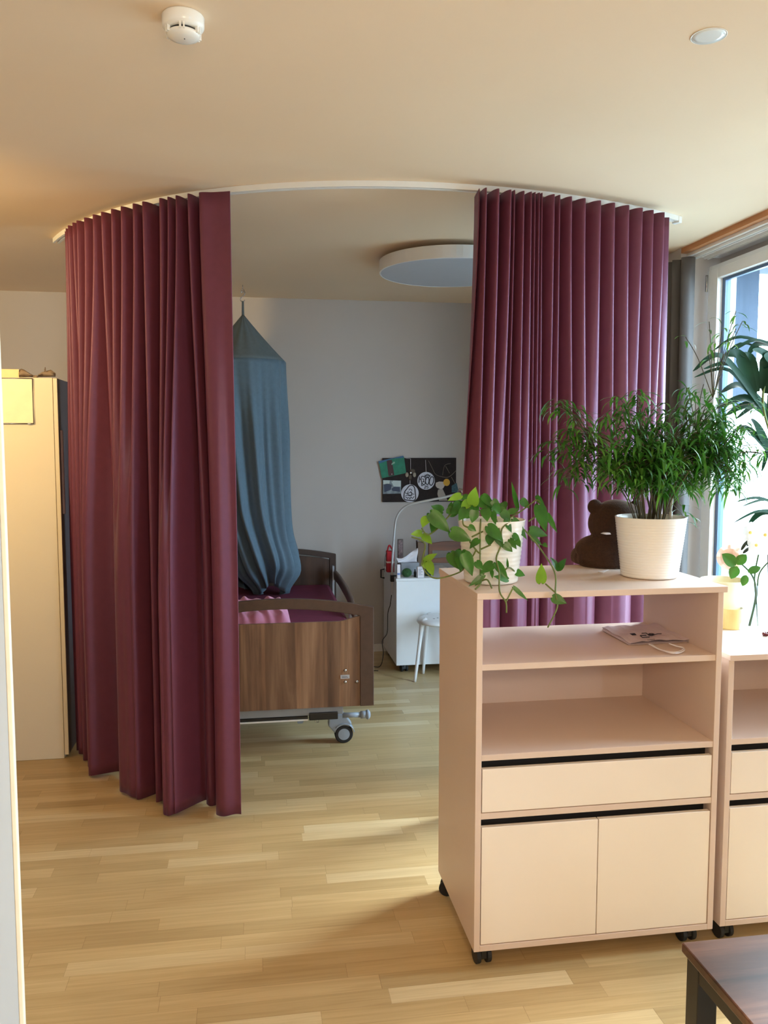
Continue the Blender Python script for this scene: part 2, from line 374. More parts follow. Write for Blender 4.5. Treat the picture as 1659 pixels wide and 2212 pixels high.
def curtain(name, top, bot, zb, label):
    """top/bot: lists of (theta, offset) control points of equal length; cross-sections blend between them"""
    zt = H - .032; ns = 6; rows = []; R = 46
    for j in range(R+1):
        u = j / R; z = lerp(zt, zb, u)
        t = sm(min(1, u*1.5)) ** .9
        pts = []
        for k, ((a, n), (b, m)) in enumerate(zip(top, bot)):
            wob = .012*math.sin(u*3.1+k*1.7)*min(1, u*2) * .35
            pts.append(Vector((lerp(a, b, t), lerp(n, m, t) + wob*.6, 0)))
        cur = spline(pts, ns)
        row = []
        for i, c in enumerate(cur):
            zz = z
            if j == 0: zz -= .012*(1 - max(-1, min(1, (c.y-.02)/.045)))*.5
            if j == R: zz += .006*math.sin(i*.13)
            row.append(rp(c.x, c.y, zz))
        rows.append(row)
    o = build(name, MB().grid(rows), m_burg, smooth=True, solid=.003, label=label, cat='curtain', group='burgundy curtains on the curved rail')
    return o
def ctrl(ths, ridge, valley, lean=.5, ends=(.06, .06), flat=False, bulge=0):
    out = []
    for i, th in enumerate(ths):
        if i == 0: out.append((th, ends[0]))
        elif i == len(ths)-1: out.append((th, ends[1]))
        else: out.append((th, ridge[i] if isinstance(ridge, list) else ridge))
        if i < len(ths)-1:
            v = valley[i] if isinstance(valley, list) else valley
            if flat and i == len(ths)-2: v = .068
            nx_ = ends[1] if i+1 == len(ths)-1 else (ridge[i+1] if isinstance(ridge, list) else ridge)
            out.append((lerp(th, ths[i+1], lean*.75), v))
            if bulge and nx_ - v > .05: out.append((lerp(th, ths[i+1], .60), nx_ + bulge)); continue
            out.append((lerp(th, ths[i+1], lerp(lean, 1, .42)), lerp(v, nx_, .74)))
    return out
LT = [-1.01, -.9830, -.9540, -0.9231, -0.8993, -0.8632, -0.8264, -0.794, -0.7575, -0.7248, -0.687, -0.6592, -0.6115, -0.5924, -0.5714, -0.542, -0.5168, -0.4569]
LB = [-1.05, -1.0150, -.9771, -0.9435, -0.9221, -0.8827, -0.8625, -0.8036, -0.7545, -0.7197, -0.6843, -0.634, -0.5968, -0.5801, -0.5648, -0.5252, -0.4871, -0.4423]
lr = [.04, .05, .06, .03, .09, .13, .13, .045, .135, .155, .14, .135, .19, .21, .19, .06, .13, .10]
lv = [.03, .02, .01, .0, .0, .14, .02, .02, .15, .155, -.03, -.02, .21, .205, .03, .02, .14]
left = curtain('curtain', ctrl(LT, [.05, .062, .076, .082] + [.085]*14, -.028, .5, (.05, .06), True), ctrl(LB, lr, lv, .5, (.04, .10)), .012,
               'burgundy curtain gathered on the left of the opening, beside the wardrobe')
RT = [0.0412, 0.0537, 0.0799, 0.1056, 0.1135, 0.1338, 0.1502, 0.1584, 0.1679, 0.1742, 0.202, 0.2151, 0.243, 0.2765, 0.3153, 0.3523, 0.3915, 0.4304, 0.4627, 0.4971, 0.5361]
RB = [0.0113, 0.037, 0.0611, 0.0935, 0.1055, 0.1257, 0.1566, 0.1671, 0.1756, 0.1917, 0.2047, 0.2303, 0.2554, 0.2814, 0.3258, 0.3545, 0.3886, 0.4279, 0.4637, 0.4918, 0.5366]
rr_ = [.06, .05, .08, .12, .06, .06, .12, .09, .11, .13, .05, .12, .07, .10, .13, .09, .10, .13, .07, .11, .08]
rv_ = [.05, .05, .09, .0, .03, .08, .03, .08, .12, -.01, .06, -.01, .05, .11, .0, .07, .12, -.01, .08, .02]
ED = [.0113, .0935, .1566, .1917, .2303, .3258, .4279, .4918, .5367]
def broad(th):      # few broad rounded folds low down, each ending in a crease on its right
    for a, b in zip(ED, ED[1:]):
        if th <= b + 1e-6:
            t = (th - a)/(b - a) if th > a + 1e-6 else (1 if a > .02 else 0)
            d = min(1, (b - a)/.08)
            return .025 + .10*d*(1 - (1 - t/.5)**2) if t < .5 else .025 + .10*d - .05*d*((t - .5)/.5)**2
    return .07
RBP = [(th, broad(th)) for th, n in ctrl(RB, rr_, rv_, .22, (.06, .07))]
right = curtain('curtain', ctrl(RT, .085, -.02, .42, (.07, .05)), RBP, .012,
                'burgundy curtain drawn to the right of the opening, lilac sheen, behind the tall shelf unit')
def gliders(cur, ths):
    for th in ths:
        g = MB(); p = rp(th, 0, H-.030)
        g.box(p.x-.004, p.y-.004, H-.036, p.x+.004, p.y+.004, H-.0145)
        q = rp(th, .05, H-.042)
        g.tube([(p.x, p.y, H-.034), ((p.x+q.x)/2, (p.y+q.y)/2, H-.034), (q.x, q.y, H-.045)], .0025, 6)
        build('glider', g, m_alu, cur)
gliders(left, LT[2:-1]); gliders(right, RT[1:-1])

# ================================================================== CEILING THINGS
s = at(396, 62, 'z', H-.03)
sd = thing('smoke_detector', (s.x, s.y, H), 'white round smoke detector on the ceiling at upper left', 'smoke detector')
build('base', MB().lathe([(.0, 0), (.051, 0), (.053, -.004), (.052, -.026), (.046, -.034), (.036, -.035), (0, -.035)], (s.x, s.y, H-.0005), 48), m_pot, sd, smooth=True)
build('smoke_chamber', MB().lathe([(.034, -.033), (.034, -.046), (0, -.046)], (s.x, s.y, H), 40), m_black, sd)
build('cap', MB().lathe([(.0, -.042), (.040, -.042), (.042, -.045), (.039, -.051), (.025, -.056), (0, -.057)], (s.x, s.y, H), 48), m_pot, sd, smooth=True)
for k in range(12):
    a = (k//2)*math.pi/3 - math.pi/2 + (.1 if k % 2 else -.1)
    dx, dy = math.cos(a), math.sin(a)
    build('vent_rib', MB().obox((s.x+dx*.043, s.y+dy*.043, H-.039), (dx*.004, dy*.004, 0), (-dy*.0022, dx*.0022, 0), (0, 0, .009)), m_pot, sd)
build('indicator', MB().ball((s.x+.003, s.y-.006, H-.0572), .0016, 8, 6), m_black, sd)
s = at(1531, 77, 'z', H)
dl = thing('downlight', (s.x, s.y, H), 'round white recessed ceiling light, switched off, at upper right', 'ceiling light')
build('ring', MB().lathe([(.044, 0), (.0465, 0), (.0465, -.0015), (.044, -.002), (.044, 0)], (s.x, s.y, H-.0005), 48), m_trimw, dl, smooth=True)
build('diffuser', MB().lathe([(0, -.0005), (.0442, -.0005), (.0442, -.002), (.03, -.0022), (0, -.0024)], (s.x, s.y, H), 48), M('opal_diffuser', (232, 238, 240), .15, var=.01), dl, smooth=True)
pl = at(817, 592, 'z', 2.60); pf = at(959, 621, 'z', 2.60); pn = at(970, 556, 'z', 2.60)
cy_ = (pf.y + pn.y)/2; R_ = abs(pf.y - pn.y)/2; cx_ = (pf.x+pn.x)/2
R_ = max(R_, .28); cx_ = pl.x + R_
cl = thing('ceiling_lamp', (cx_, cy_, H), 'large flat round white ceiling lamp seen through the curtain opening', 'ceiling lamp')
build('mount', MB().lathe([(0, 0), (R_*.55, 0), (R_*.55, -.031), (0, -.031)], (cx_, cy_, H-.0005), 48), m_black, cl)
build('housing', MB().lathe([(0, -.03), (R_, -.03), (R_, -.098), (R_-.008, -.100), (R_-.008, -.095), (0, -.095)], (cx_, cy_, H), 72), m_white, cl, bevel=.001)
build('diffuser', MB().lathe([(0, -.094), (R_-.009, -.094), (R_-.009, -.0985), (0, -.0985)], (cx_, cy_, H), 72), M('grey_opal_diffuser', (186, 192, 204), .5, var=.01), cl)

# ================================================================== TWO SHELF UNITS
def twin_caster(root, x, y, ztop, ang, R=.027):
    c, s_ = math.cos(ang), math.sin(ang); ax = Vector((c, s_, 0)); off = Vector((-s_, c, 0))*.012
    b = MB(); b.tube([(x, y, ztop), (x, y, R+.012)], .009, 12)
    p = Vector((x, y, 0)) + off
    b.obox((p.x, p.y, R+.008), ax*.009, Vector((-s_, c, 0))*.022, (0, 0, .014))
    k = build('caster', b, m_black, root, bevel=.002)
    wm = MB()
    for sg in (-1, 1):
        a0 = p + ax*sg*.010; a1 = p + ax*sg*.025
        wm.tube([(a0.x, a0.y, R), (a0.x+ax.x*sg*.001, a0.y+ax.y*sg*.001, R), (a1.x-ax.x*sg*.001, a1.y-ax.y*sg*.001, R), (a1.x, a1.y, R)], [R-.003, R, R, R-.003], 20)
    build('wheel', wm, m_rubber, k, smooth=False, bevel=.001)
def unit(name, x0, W, y0, D, ztop, shelf, label):
    x1, y1 = x0+W, y0+D; T = .019; ZB = .063
    u = thing(name, ((x0+x1)/2, (y0+y1)/2, 0), label, 'shelf unit', 'shelf units on casters')
    build('side_panel', MB().box(x0, y0, ZB, x0+T, y1-.004, ztop-.019), m_lam, u, bevel=.0012)
    build('side_panel', MB().box(x1-T, y0, ZB, x1, y1-.004, ztop-.019), m_lam, u, bevel=.0012)
    build('top_panel', MB().box(x0-.003, y0-.012, ztop-.019, x1+.006, y1, ztop), m_lam, u, bevel=.0015)
    build('bottom_panel', MB().box(x0+T, y0, ZB, x1-T, y1-.01, ZB+T), m_lam, u, bevel=.0012)
    for z in ([shelf] if shelf else []): build('shelf', MB().box(x0+T, y0+.004, z-.019, x1-T, y1-.012, z), m_lam, u, bevel=.0012)
    build('shelf', MB().box(x0+T, y0+.001, .667, x1-T, y1-.012, .686), m_lam, u, bevel=.0012)
    build('divider', MB().box(x0+T, y0+.001, .484, x1-T, y1-.012, .503), m_lam, u, bevel=.0012)
    zb_top = shelf-.019 if shelf else ztop-.019
    build('back_panel', MB().box(x0+T, y1-.012, ZB+T, x1-T, y1-.004, zb_top), m_lam, u)
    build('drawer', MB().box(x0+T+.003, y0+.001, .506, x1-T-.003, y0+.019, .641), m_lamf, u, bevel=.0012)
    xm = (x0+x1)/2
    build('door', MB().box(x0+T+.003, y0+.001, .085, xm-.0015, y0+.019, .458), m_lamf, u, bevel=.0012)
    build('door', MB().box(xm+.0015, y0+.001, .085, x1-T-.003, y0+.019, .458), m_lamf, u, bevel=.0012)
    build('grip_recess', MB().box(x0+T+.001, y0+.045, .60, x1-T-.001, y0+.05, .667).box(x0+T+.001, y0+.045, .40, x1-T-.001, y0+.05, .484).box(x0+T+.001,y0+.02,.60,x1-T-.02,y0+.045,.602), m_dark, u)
    for (x, y, a) in ((x0+.04, y0+.035, .1), (x1-.06, y0+.045, .1), (x0+.035, y1-.05, 1.2), (x1-.05, y1-.05, .4)): twin_caster(u, x, y, ZB, a)
    return u
unit('shelf_unit', .654, .794, 2.364, .50, 1.183, .964, 'taller beige pink shelf unit on casters, with the two potted plants on top')
unit('shelf_unit', 1.478, .80, 2.372, .50, .962, None, 'lower beige pink shelf unit on casters at the right edge, flower vase on top')

# paper bag lying on the upper shelf
zs = .9655
bag = thing('paper_bag', at(1395, 1372, 'z', zs), 'pale lilac paper carrier bag with rope handles lying on the upper shelf', 'paper bag')
q = [at(1300, 1362, 'z', zs), at(1359, 1394, 'z', zs), at(1491, 1387, 'z', zs), at(1424, 1352, 'z', zs)]
mb = MB(); n = 10
def quad(a, b): return lerp(lerp(q[0], q[1], a), lerp(q[3], q[2], a), b)
top = [[quad(i/n, j/n) + Vector((0, 0, .011 + .0025*math.sin(i*1.1+j*.7) + .002*math.sin(j*2.2+i*.4))) for j in range(n+1)] for i in range(n+1)]
mb.grid(top)
mb.grid([[quad(i/n, j/n) + Vector((0, 0, .0015)) for j in range(n+1)] for i in range(n+1)])
mb.grid([[quad(i/n, 0)+Vector((0,0,.0015)) for i in range(n+1)], [quad(i/n, 0)+Vector((.006,.0,.006)) for i in range(n+1)], [top[i][0] for i in range(n+1)]])
mb.grid([[quad(i/n, 1)+Vector((0,0,.0015)) for i in range(n+1)], [quad(i/n, 1)+Vector((-.006,.0,.006)) for i in range(n+1)], [top[i][n] for i in range(n+1)]])
build('body', mb, m_bagp, bag, smooth=False, solid=.0006)
def bp_(px, py): return at(px, py, 'z', zs+.0145)
pr_ = MB()
def strip(pts, wd, mbx, lift=(0,0,.0006)):
    mbx.tube([Vector(p) for p in pts], wd, 5)
pr_.prism([bp_(1360, 1369), bp_(1371, 1368), bp_(1375, 1371.5), bp_(1366, 1372.5)], (0, 0, .0006))
strip([bp_(1396, 1372.2), bp_(1383, 1373), bp_(1388, 1377), bp_(1403, 1376.2)], .0016, pr_)
strip([bp_(1386, 1368), bp_(1396, 1367.5), bp_(1402, 1372)], .0015, pr_)
for k in range(12):
    a = k*math.pi/6; strip([bp_(1407, 1370.5), bp_(1407+7*math.cos(a), 1370.5+3.2*math.sin(a))], .0012, pr_)
strip([bp_(1413, 1371), bp_(1421, 1369), bp_(1429, 1369)], .0012, pr_)
for k in range(5): strip([bp_(1399+k*3.2, 1382.5-k*.35), bp_(1401+k*3.2, 1382.3-k*.35)], .0009, pr_)
build('print', pr_, m_ink, bag)
for dz, pts in ((.012, [(1402, 1391), (1418, 1400), (1440, 1407), (1460, 1409), (1473, 1404), (1476, 1399), (1462, 1396), (1445, 1390)]),
                (.006, [(1408, 1392), (1424, 1402), (1446, 1410), (1464, 1411), (1478, 1405), (1474, 1400), (1455, 1393)])):
    build('handle', MB().tube(spline([at(x, y, 'z', zs+.004+(dz-.004)*(1 if i in (0, len(pts)-1) else .3)) for i, (x, y) in enumerate(pts)], 5), .0022, 8), m_paper, bag, smooth=True)

# ================================================================== POTS
def ribbed_pot(root, cx, cy, z0, r0, r1, h, ribs, amp=.0006):
    prof = [(0, .004), (r0-.012, .004), (r0-.006, 0), (r0, .004)]
    n = ribs*4
    for i in range(n+1):
        t = i/n; prof.append((lerp(r0+.001, r1, t) + amp*math.sin(t*ribs*2*math.pi) * (1 if t < .93 else 0), lerp(.006, h-.004, t)))
    prof += [(r1+.001, h-.002), (r1-.001, h), (r1-.005, h-.001), (r1-.006, h-.006), (lerp(r0, r1, .7)-.008, h*.7), (0, h*.7)]
    build('pot', MB().lathe(prof, (cx, cy, z0), 64), m_pot, root, smooth=True)
zt_ = 1.1835
# ---- big narrow-leaved plant
b0 = at(1405, 1254, 'z', zt_); PC = Vector((at(1404, 1180, 'y', b0.y+.085).x, b0.y+.085, zt_))
wpx = lambda px, y: at(px, 1110, 'y', y).x
r1 = (wpx(1480, PC.y) - wpx(1328, PC.y))/2*.92; r0 = r1*.795
bigp = thing('potted_plant', PC, 'large bushy plant with narrow drooping leaves in the bigger white pot', 'potted plant')
ph = at(1404, 1118, 'y', PC.y - r1*.4).z - zt_
ribbed_pot(bigp, PC.x, PC.y, zt_, r0, r1, ph, 22)
so = MB(); so.lathe([(r1*.93, ph*.90), (r1*.6, ph*.925), (r1*.3, ph*.93), (0, ph*.94)], PC, 32)
build('soil', so, m_soil, bigp, smooth=True)
wi = at(1449, 1095, 'y', PC.y+.02)
build('water_indicator', MB().tube([(wi.x, wi.y, zt_+ph*.9), (wi.x, wi.y, zt_+ph+.012)], .006, 12).tube([(wi.x, wi.y, zt_+ph+.012), (wi.x+.004, wi.y, zt_+ph+.058)], .0042, 12), M('pale_plastic', (205, 205, 200), .3), bigp, smooth=True)
rng = random.Random(3)
whorls = []
def W(px, py, dy, n=9, L=.085, lightp=.2, up=.25): whorls.append((at(px, py, 'y', PC.y+dy), n, L, lightp, up))
for (px, py, n) in ((1206,865,5),(1225,872,7),(1248,885,6),(1264,906,6),(1227,932,9),(1283,939,9),(1195,958,8),(1220,967,9),(1290,965,9),(1262,988,9),(1218,1019,8),(1248,1004,8),(1307,900,8),(1333,855,6),(1240,915,7),(1255,950,8),(1275,1010,7)):
    W(px, py, rng.uniform(-.05, .06), n+4, .088, .55, .15); W(px+rng.uniform(-14, 10), py+rng.uniform(5, 25), rng.uniform(-.05, .06), n, .085, .45, .1)
for (px, py, n) in ((1375,848,12),(1383,852,10),(1360,915,12),(1345,890,8),(1395,880,9),(1330,975,9)):
    W(px, py, rng.uniform(-.06, .06), n+3, .09, .5, .2)
for k in range(170):
    px = rng.gauss(1408, 56); py = rng.gauss(1000, 50); W(px, min(py, 1048 - max(0, 1375-px)*.7), rng.uniform(-.15, .16), 11, .09, .32, .55)
for k in range(130):
    px = rng.gauss(1538, 44); py = rng.gauss(962, 44); W(px, min(py, 1045), rng.uniform(-.10, .16), 10, .082, .06, .45)
for (px, py, n) in ((1470,880,9),(1490,860,8),(1510,880,9),(1500,920,9),(1450,905,9),(1600,985,9),(1612,1010,7),(1580,1040,8),(1530,1045,8),(1480,1120,7),(1478,1098,6),(1300,1030,5),(1318,1040,5),(1590,930,8),(1565,900,9),(1425,870,7),(1545,850,7),(1520,830,6),(1580,870,7)):
    W(px, py, rng.uniform(-.08, .12), n, .078, .15, .2)
for (px, py, n) in ((1481,728,3),(1532,695,3),(1590,672,4),(1604,694,4),(1560,715,4),(1545,740,3),(1590,710,3),(1530,760,3),(1575,740,3)):
    W(px, py, rng.uniform(0, .1), n, .06, .6, .1)
fm = [MB(), MB()]; st = MB()
def narrow_leaf(mb, b, az, el, L, wd, droop):
    d = Vector((math.cos(az), math.sin(az), 0)); sd_ = Vector((-math.sin(az), math.cos(az), 0)); n = 6; A = []; B = []
    for i in range(n+1):
        t = i/n; p = b + d*(L*t*math.cos(el)*(1-.35*droop*t*t)) + Vector((0, 0, L*(t*math.sin(el) - droop*.75*t*t)))
        wdt = wd*(math.sin(math.pi*min(1, t*.93+.07))**.8)*.5
        A.append(p + sd_*wdt + Vector((0,0,wdt*.3))); B.append(p - sd_*wdt + Vector((0,0,wdt*.3)))
    mb.grid([A, B])
for (p, n, L, lp, up) in whorls:
    light = rng.random() < lp
    a0 = rng.uniform(0, 6.28)
    for k in range(n):
        narrow_leaf(fm[1 if (light and rng.random() < .8) else 0], p + Vector((0, 0, rng.uniform(-.03, .012))), a0 + k*2.4 + rng.uniform(-.3, .3), rng.uniform(-.1, .7)*up*3, L*rng.uniform(.75, 1.2), rng.uniform(.0068, .0102), rng.uniform(.35, 1.0))
hubs = []
for (px, py, dy) in ((1240, 915, 0), (1290, 930, .02), (1340, 900, -.02), (1375, 880, 0), (1400, 960, -.08), (1430, 940, .08), (1470, 930, .0), (1520, 930, .06), (1560, 930, .02), (1590, 960, -.03), (1540, 860, .05), (1360, 1000, .08), (1450, 1000, -.08)):
    h_ = at(px, py, 'y', PC.y+dy); hubs.append(h_)
    a = rng.uniform(0, 6.28); s0 = PC + Vector((.035*math.cos(a), .035*math.sin(a), ph*.9)); mid = lerp(s0, h_, .5) + Vector((0, 0, .05)) - Vector(((h_.x-s0.x)*.2, 0, 0))
    st.tube(spline([s0, mid, h_], 8), [lerp(.0042, .0018, i/16) for i in range(17)], 6)
for (p, n, L, lp, up) in whorls:
    h_ = min(hubs, key=lambda v: (v-p).length)
    if (h_-p).length < .012: continue
    s0 = lerp(h_, PC+Vector((0,0,ph)), .28 if p.z < h_.z+.08 else 0); mid = lerp(s0, p, .55) + Vector((0, 0, .02))
    st.tube(spline([s0, mid, p], 4), .0014, 5)
for k in range(14):
    a = rng.uniform(0, 6.28); s0 = PC + Vector((.05*math.cos(a), .05*math.sin(a), ph*.9)); st.tube(spline([s0, s0+Vector((math.cos(a)*.03, math.sin(a)*.03, .08)), s0+Vector((math.cos(a)*.09, math.sin(a)*.09, .17))], 5), .002, 5)
build('stems', st, m_fstem, bigp, smooth=True, recalc=False)
build('foliage', fm[0], m_fleaf, bigp, smooth=True, recalc=False)
build('young_foliage', fm[1], m_fleafl, bigp, smooth=True, recalc=False, label='lighter green young leaves')

# ---- trailing pothos
b1 = at(1062, 1263, 'z', zt_); QC = Vector((at(1061, 1190, 'y', b1.y+.062).x, b1.y+.062, zt_))
r1 = (at(1136, 1120, 'y', QC.y).x - at(986, 1120, 'y', QC.y).x)/2*.93; r0 = r1*.79
poth = thing('potted_plant', QC, 'trailing heart leaved plant in the smaller white pot on the shelf unit corner', 'potted plant')
ph2 = at(1062, 1124, 'y', QC.y-r1*.4).z - zt_
ribbed_pot(poth, QC.x, QC.y, zt_, r0, r1, ph2, 14, .0006)
build('soil', MB().lathe([(r1*.93, ph2*.9), (r1*.5, ph2*.93), (0, ph2*.94)], QC, 32), m_soil, poth, smooth=True)
Z2 = lambda x, y, dy: at(860 + x/4.1475, 1020 + y/4.1475, 'y', QC.y+dy)
lf = [MB(), MB()]
def heart(mb, b, t, wd, bend=.15, roll=None):
    ax = t - b; L = ax.length; ax.normalize()
    view = (Vector((0, 0, EYE)) - b).normalized()
    nrm = (view + Vector((rng.uniform(-.5, .5), rng.uniform(-.2, .2), rng.uniform(-.1, .7)))); nrm = (nrm - ax*nrm.dot(ax)).normalized(); sd_ = ax.cross(nrm)
    prof = [(0, .10), (-.06, .42), (.03, .78), (.16, .97), (.32, 1), (.5, .88), (.68, .62), (.84, .32), (.95, .1), (1, 0)]
    rows = []
    for (u, w_) in prof:
        row = []
        for k in (-1, -.5, 0, .5, 1):
            h2 = .16*wd*abs(k)*w_ - bend*L*(max(0, u)**2)*.6 - .12*wd*(abs(k)*w_)**2
            uu = u if abs(k) > .1 else max(u, .02)
            row.append(b + ax*(uu*L) + sd_*(k*w_*wd*.5) + nrm*h2)
        rows.append(row)
    mb.grid(rows)
pxm = (QC - Vector((0, 0, EYE))).length/F_PX/4.1475
LV = [(565,205,448,250,70,1,-.05),(630,215,545,240,60,0,0),(665,295,690,135,112,1,-.08),(770,205,730,300,60,0,0),(760,205,860,325,75,0,-.06),(845,250,910,325,70,0,-.07),(940,270,965,335,70,0,0),
 (1072,320,1012,90,46,0,.02),(1102,245,1180,325,74,0,.03),(1242,212,1318,330,52,0,.03),(1262,290,1320,540,118,0,-.02),(1335,372,1425,545,52,0,.01),(1178,515,1345,570,95,0,-.03),(1195,580,1292,655,50,0,-.02),(1300,640,1340,672,40,0,0),
 (1438,872,1372,762,66,0,-.03),(1436,872,1503,768,74,0,-.03),(1280,992,1286,825,92,1,-.18),(1382,1120,1512,1175,86,0,-.235),(285,365,472,540,130,0,-.06),(265,400,215,492,100,1,-.05),(450,375,575,290,105,0,.02),(470,335,478,265,56,0,.03),(600,318,600,262,40,0,.03),
 (590,370,705,375,90,0,-.04),(215,545,115,555,66,1,-.03),(222,560,308,642,88,1,-.02),(470,530,660,612,128,0,-.10),(635,482,700,530,56,0,-.12),(800,482,945,618,120,0,-.12),(830,560,815,662,90,0,-.11),(848,352,872,470,56,0,-.10),(1030,420,1160,604,74,0,-.06),
 (960,425,1022,542,62,0,-.10),(1028,560,1098,612,62,0,-.10),(1062,605,1095,672,52,0,-.10),(950,640,1026,714,74,0,-.12),(232,800,346,725,70,1,-.03),(268,800,312,935,84,1,-.04),(222,805,242,865,42,1,-.03),(570,700,562,890,140,0,-.05),(595,720,665,932,112,0,-.10),(470,720,555,880,120,0,-.02),
 (850,815,735,905,92,0,-.12),(770,922,632,1022,54,0,-.14),(875,808,985,962,76,0,-.13),(985,962,860,930,64,0,-.13),(890,815,932,872,56,0,-.12),(1045,890,1142,925,74,0,-.06),(982,850,978,770,22,0,-.10),(1032,1028,1166,1152,38,0,-.235),(838,880,845,950,34,0,-.13),
 (500,300,600,260,70,0,.04),(820,300,760,380,80,0,-.05),(700,300,640,400,80,0,-.03),(900,330,1000,395,80,0,-.05),(560,280,480,340,90,0,.0),(860,300,950,300,70,0,.05),(745,930,690,1020,60,0,-.14),
 (610,330,545,430,95,0,-.09),(690,340,660,455,90,0,-.10),(780,330,800,440,95,0,-.10),(850,300,930,380,95,0,-.08),(930,350,1010,440,80,0,-.08),(560,300,470,380,95,0,-.03),(720,250,800,330,85,0,-.04),(640,260,560,340,85,1,-.03),(990,360,1090,330,60,0,.0),
 (400,350,300,300,85,0,-.02),(330,430,300,540,80,0,-.03),(880,560,940,680,70,0,-.12),(720,600,640,680,70,0,-.11),(700,800,760,880,70,0,-.13),(1000,600,1060,690,60,0,-.10)]
for (bx, by, tx, ty, wd, yg, dy) in LV:
    heart(lf[yg], Z2(bx, by, dy), Z2(tx, ty, dy-rng.uniform(0, .025)), wd*pxm)
build('leaves', lf[0], m_leaf, poth, smooth=True, recalc=False)
build('young_leaves', lf[1], m_leafy, poth, smooth=True, recalc=False, label='yellow green young leaves')
vn = MB()
for dys, pts in (((-.085, -.108, -.12, -.14, -.15), [(740,420),(735,560),(735,900),(742,990),(690,1050)]), ((-.085, -.1, -.11), [(580,390),(585,470),(640,500)]),
 ((-.09, -.12, -.13, -.18, -.232, -.24, -.24), [(880,420),(925,620),(880,770),(905,900),(910,1070),(965,1165),(970,1260)]), ((-.24, -.235), [(965,1165),(1030,1035)]),
 ((-.07, -.03, -.04, -.04, -.03, -.03, -.03, -.03), [(600,840),(560,890),(440,935),(330,950),(250,900),(215,800),(240,640),(120,580)]), ((0, .0, 0, -.03, -.05, -.05), [(740,340),(560,330),(460,390),(380,480),(270,560),(210,500)]),
 ((0, .02, .03, .03), [(980,420),(1100,350),(1240,250),(1280,290)]), ((.03, .03, .0), [(1170,440),(1250,390),(1330,375)]), ((-.02, -.04, -.06, -.15, -.232, -.24, -.24), [(1090,470),(1180,570),(1270,680),(1400,890),(1410,1080),(1425,1210),(1340,1392)]), ((-.1, -.11, -.12), [(640,620),(700,700),(740,735)]),
 ((-.11, -.1, -.06), [(700,690),(670,750),(600,840)]), ((-.10, -.11, -.12), [(1000,440),(930,510),(930,620)]), ((-.13, -.13, -.06), [(905,940),(985,855),(1045,890)]), ((-.232, -.20), [(1410,1080),(1320,1000)]), ((-.11, -.12), [(740,690),(830,650)]), ((-.1, -.1), [(660,580),(760,530)]), ((-.14, -.16, -.15), [(745,975),(800,965),(840,1040)])):
    P = [Z2(x, y, d) for (x, y), d in zip(pts, dys)]; vn.tube(spline(P, 6), .0026, 6)
build('vines', vn, m_stem, poth, smooth=True, recalc=False)
tg = Z2(700, 290, -.03)
build('plant_label', MB().box(tg.x-.0028, tg.y, tg.z-.022, tg.x+.0028, tg.y+.001, tg.z+.008), m_paper, poth)

# ================================================================== TEDDY BEAR (seen from behind)
bc = at(1300, 1228, 'z', zt_); BY = bc.y + .065
def bx(px, py, dy=0): return at(px, py, 'y', BY+dy)
k_ = (Vector((bc.x, BY, 1.3)) - Vector((0, 0, EYE))).length/F_PX
be = MB()
be.ball(bx(1330, 1130), (58*k_, 52*k_, 50*k_), 24, 16)
be.ball(bx(1328, 1196), (64*k_, 54*k_, 48*k_), 24, 16)
be.ball(bx(1322, 1206), (74*k_, 56*k_, 44*k_), 24, 16)
for sg in (-1, 1):
    cx_b = 1330
    e = bx(cx_b+sg*45, 1095); be.ball(e, (16.5*k_, 9*k_, 16.5*k_), 16, 10)
    be.ball(bx(cx_b+sg*54, 1178, .02), (34*k_, 42*k_, 19*k_), 16, 10, Matrix.Rotation(sg*.45, 3, 'Y'))
    be.ball(bx(cx_b+sg*58, 1206, .05), (33*k_, 66*k_, 29*k_), 16, 10)
be.ball(bx(1330, 1142, .075), (24*k_, 20*k_, 20*k_), 16, 10)
zmin = zt_ + .001
for v in be.bm.verts:
    if v.co.z < zmin: v.co.z = zmin
teddy = build('teddy_bear', be, m_bear, smooth=True, label='brown plush teddy bear sitting with its back turned behind the large pot', cat='teddy bear')
k = teddy.modifiers.new('union', 'REMESH'); k.mode = 'VOXEL'; k.voxel_size = .0035; k.use_smooth_shade = True
k = teddy.modifiers.new('soft', 'SMOOTH'); k.factor = .5; k.iterations = 3
p0 = bx(1313, 1153, -.088)
build('collar', MB().prism([bx(1302, 1153.5, -.083), bx(1308, 1151, -.086), bx(1318, 1151, -.086), bx(1320, 1154.5, -.086), bx(1310, 1155, -.085)], (0, .02, 0)), m_paper, teddy)
build('care_tag', MB().prism([at(1293, 1236, 'z', zt_+.001), at(1303, 1237.5, 'z', zt_+.001), at(1315, 1231, 'z', zt_+.001), at(1305, 1233, 'z', zt_+.001)], (0, 0, .0015)), m_paper, teddy)

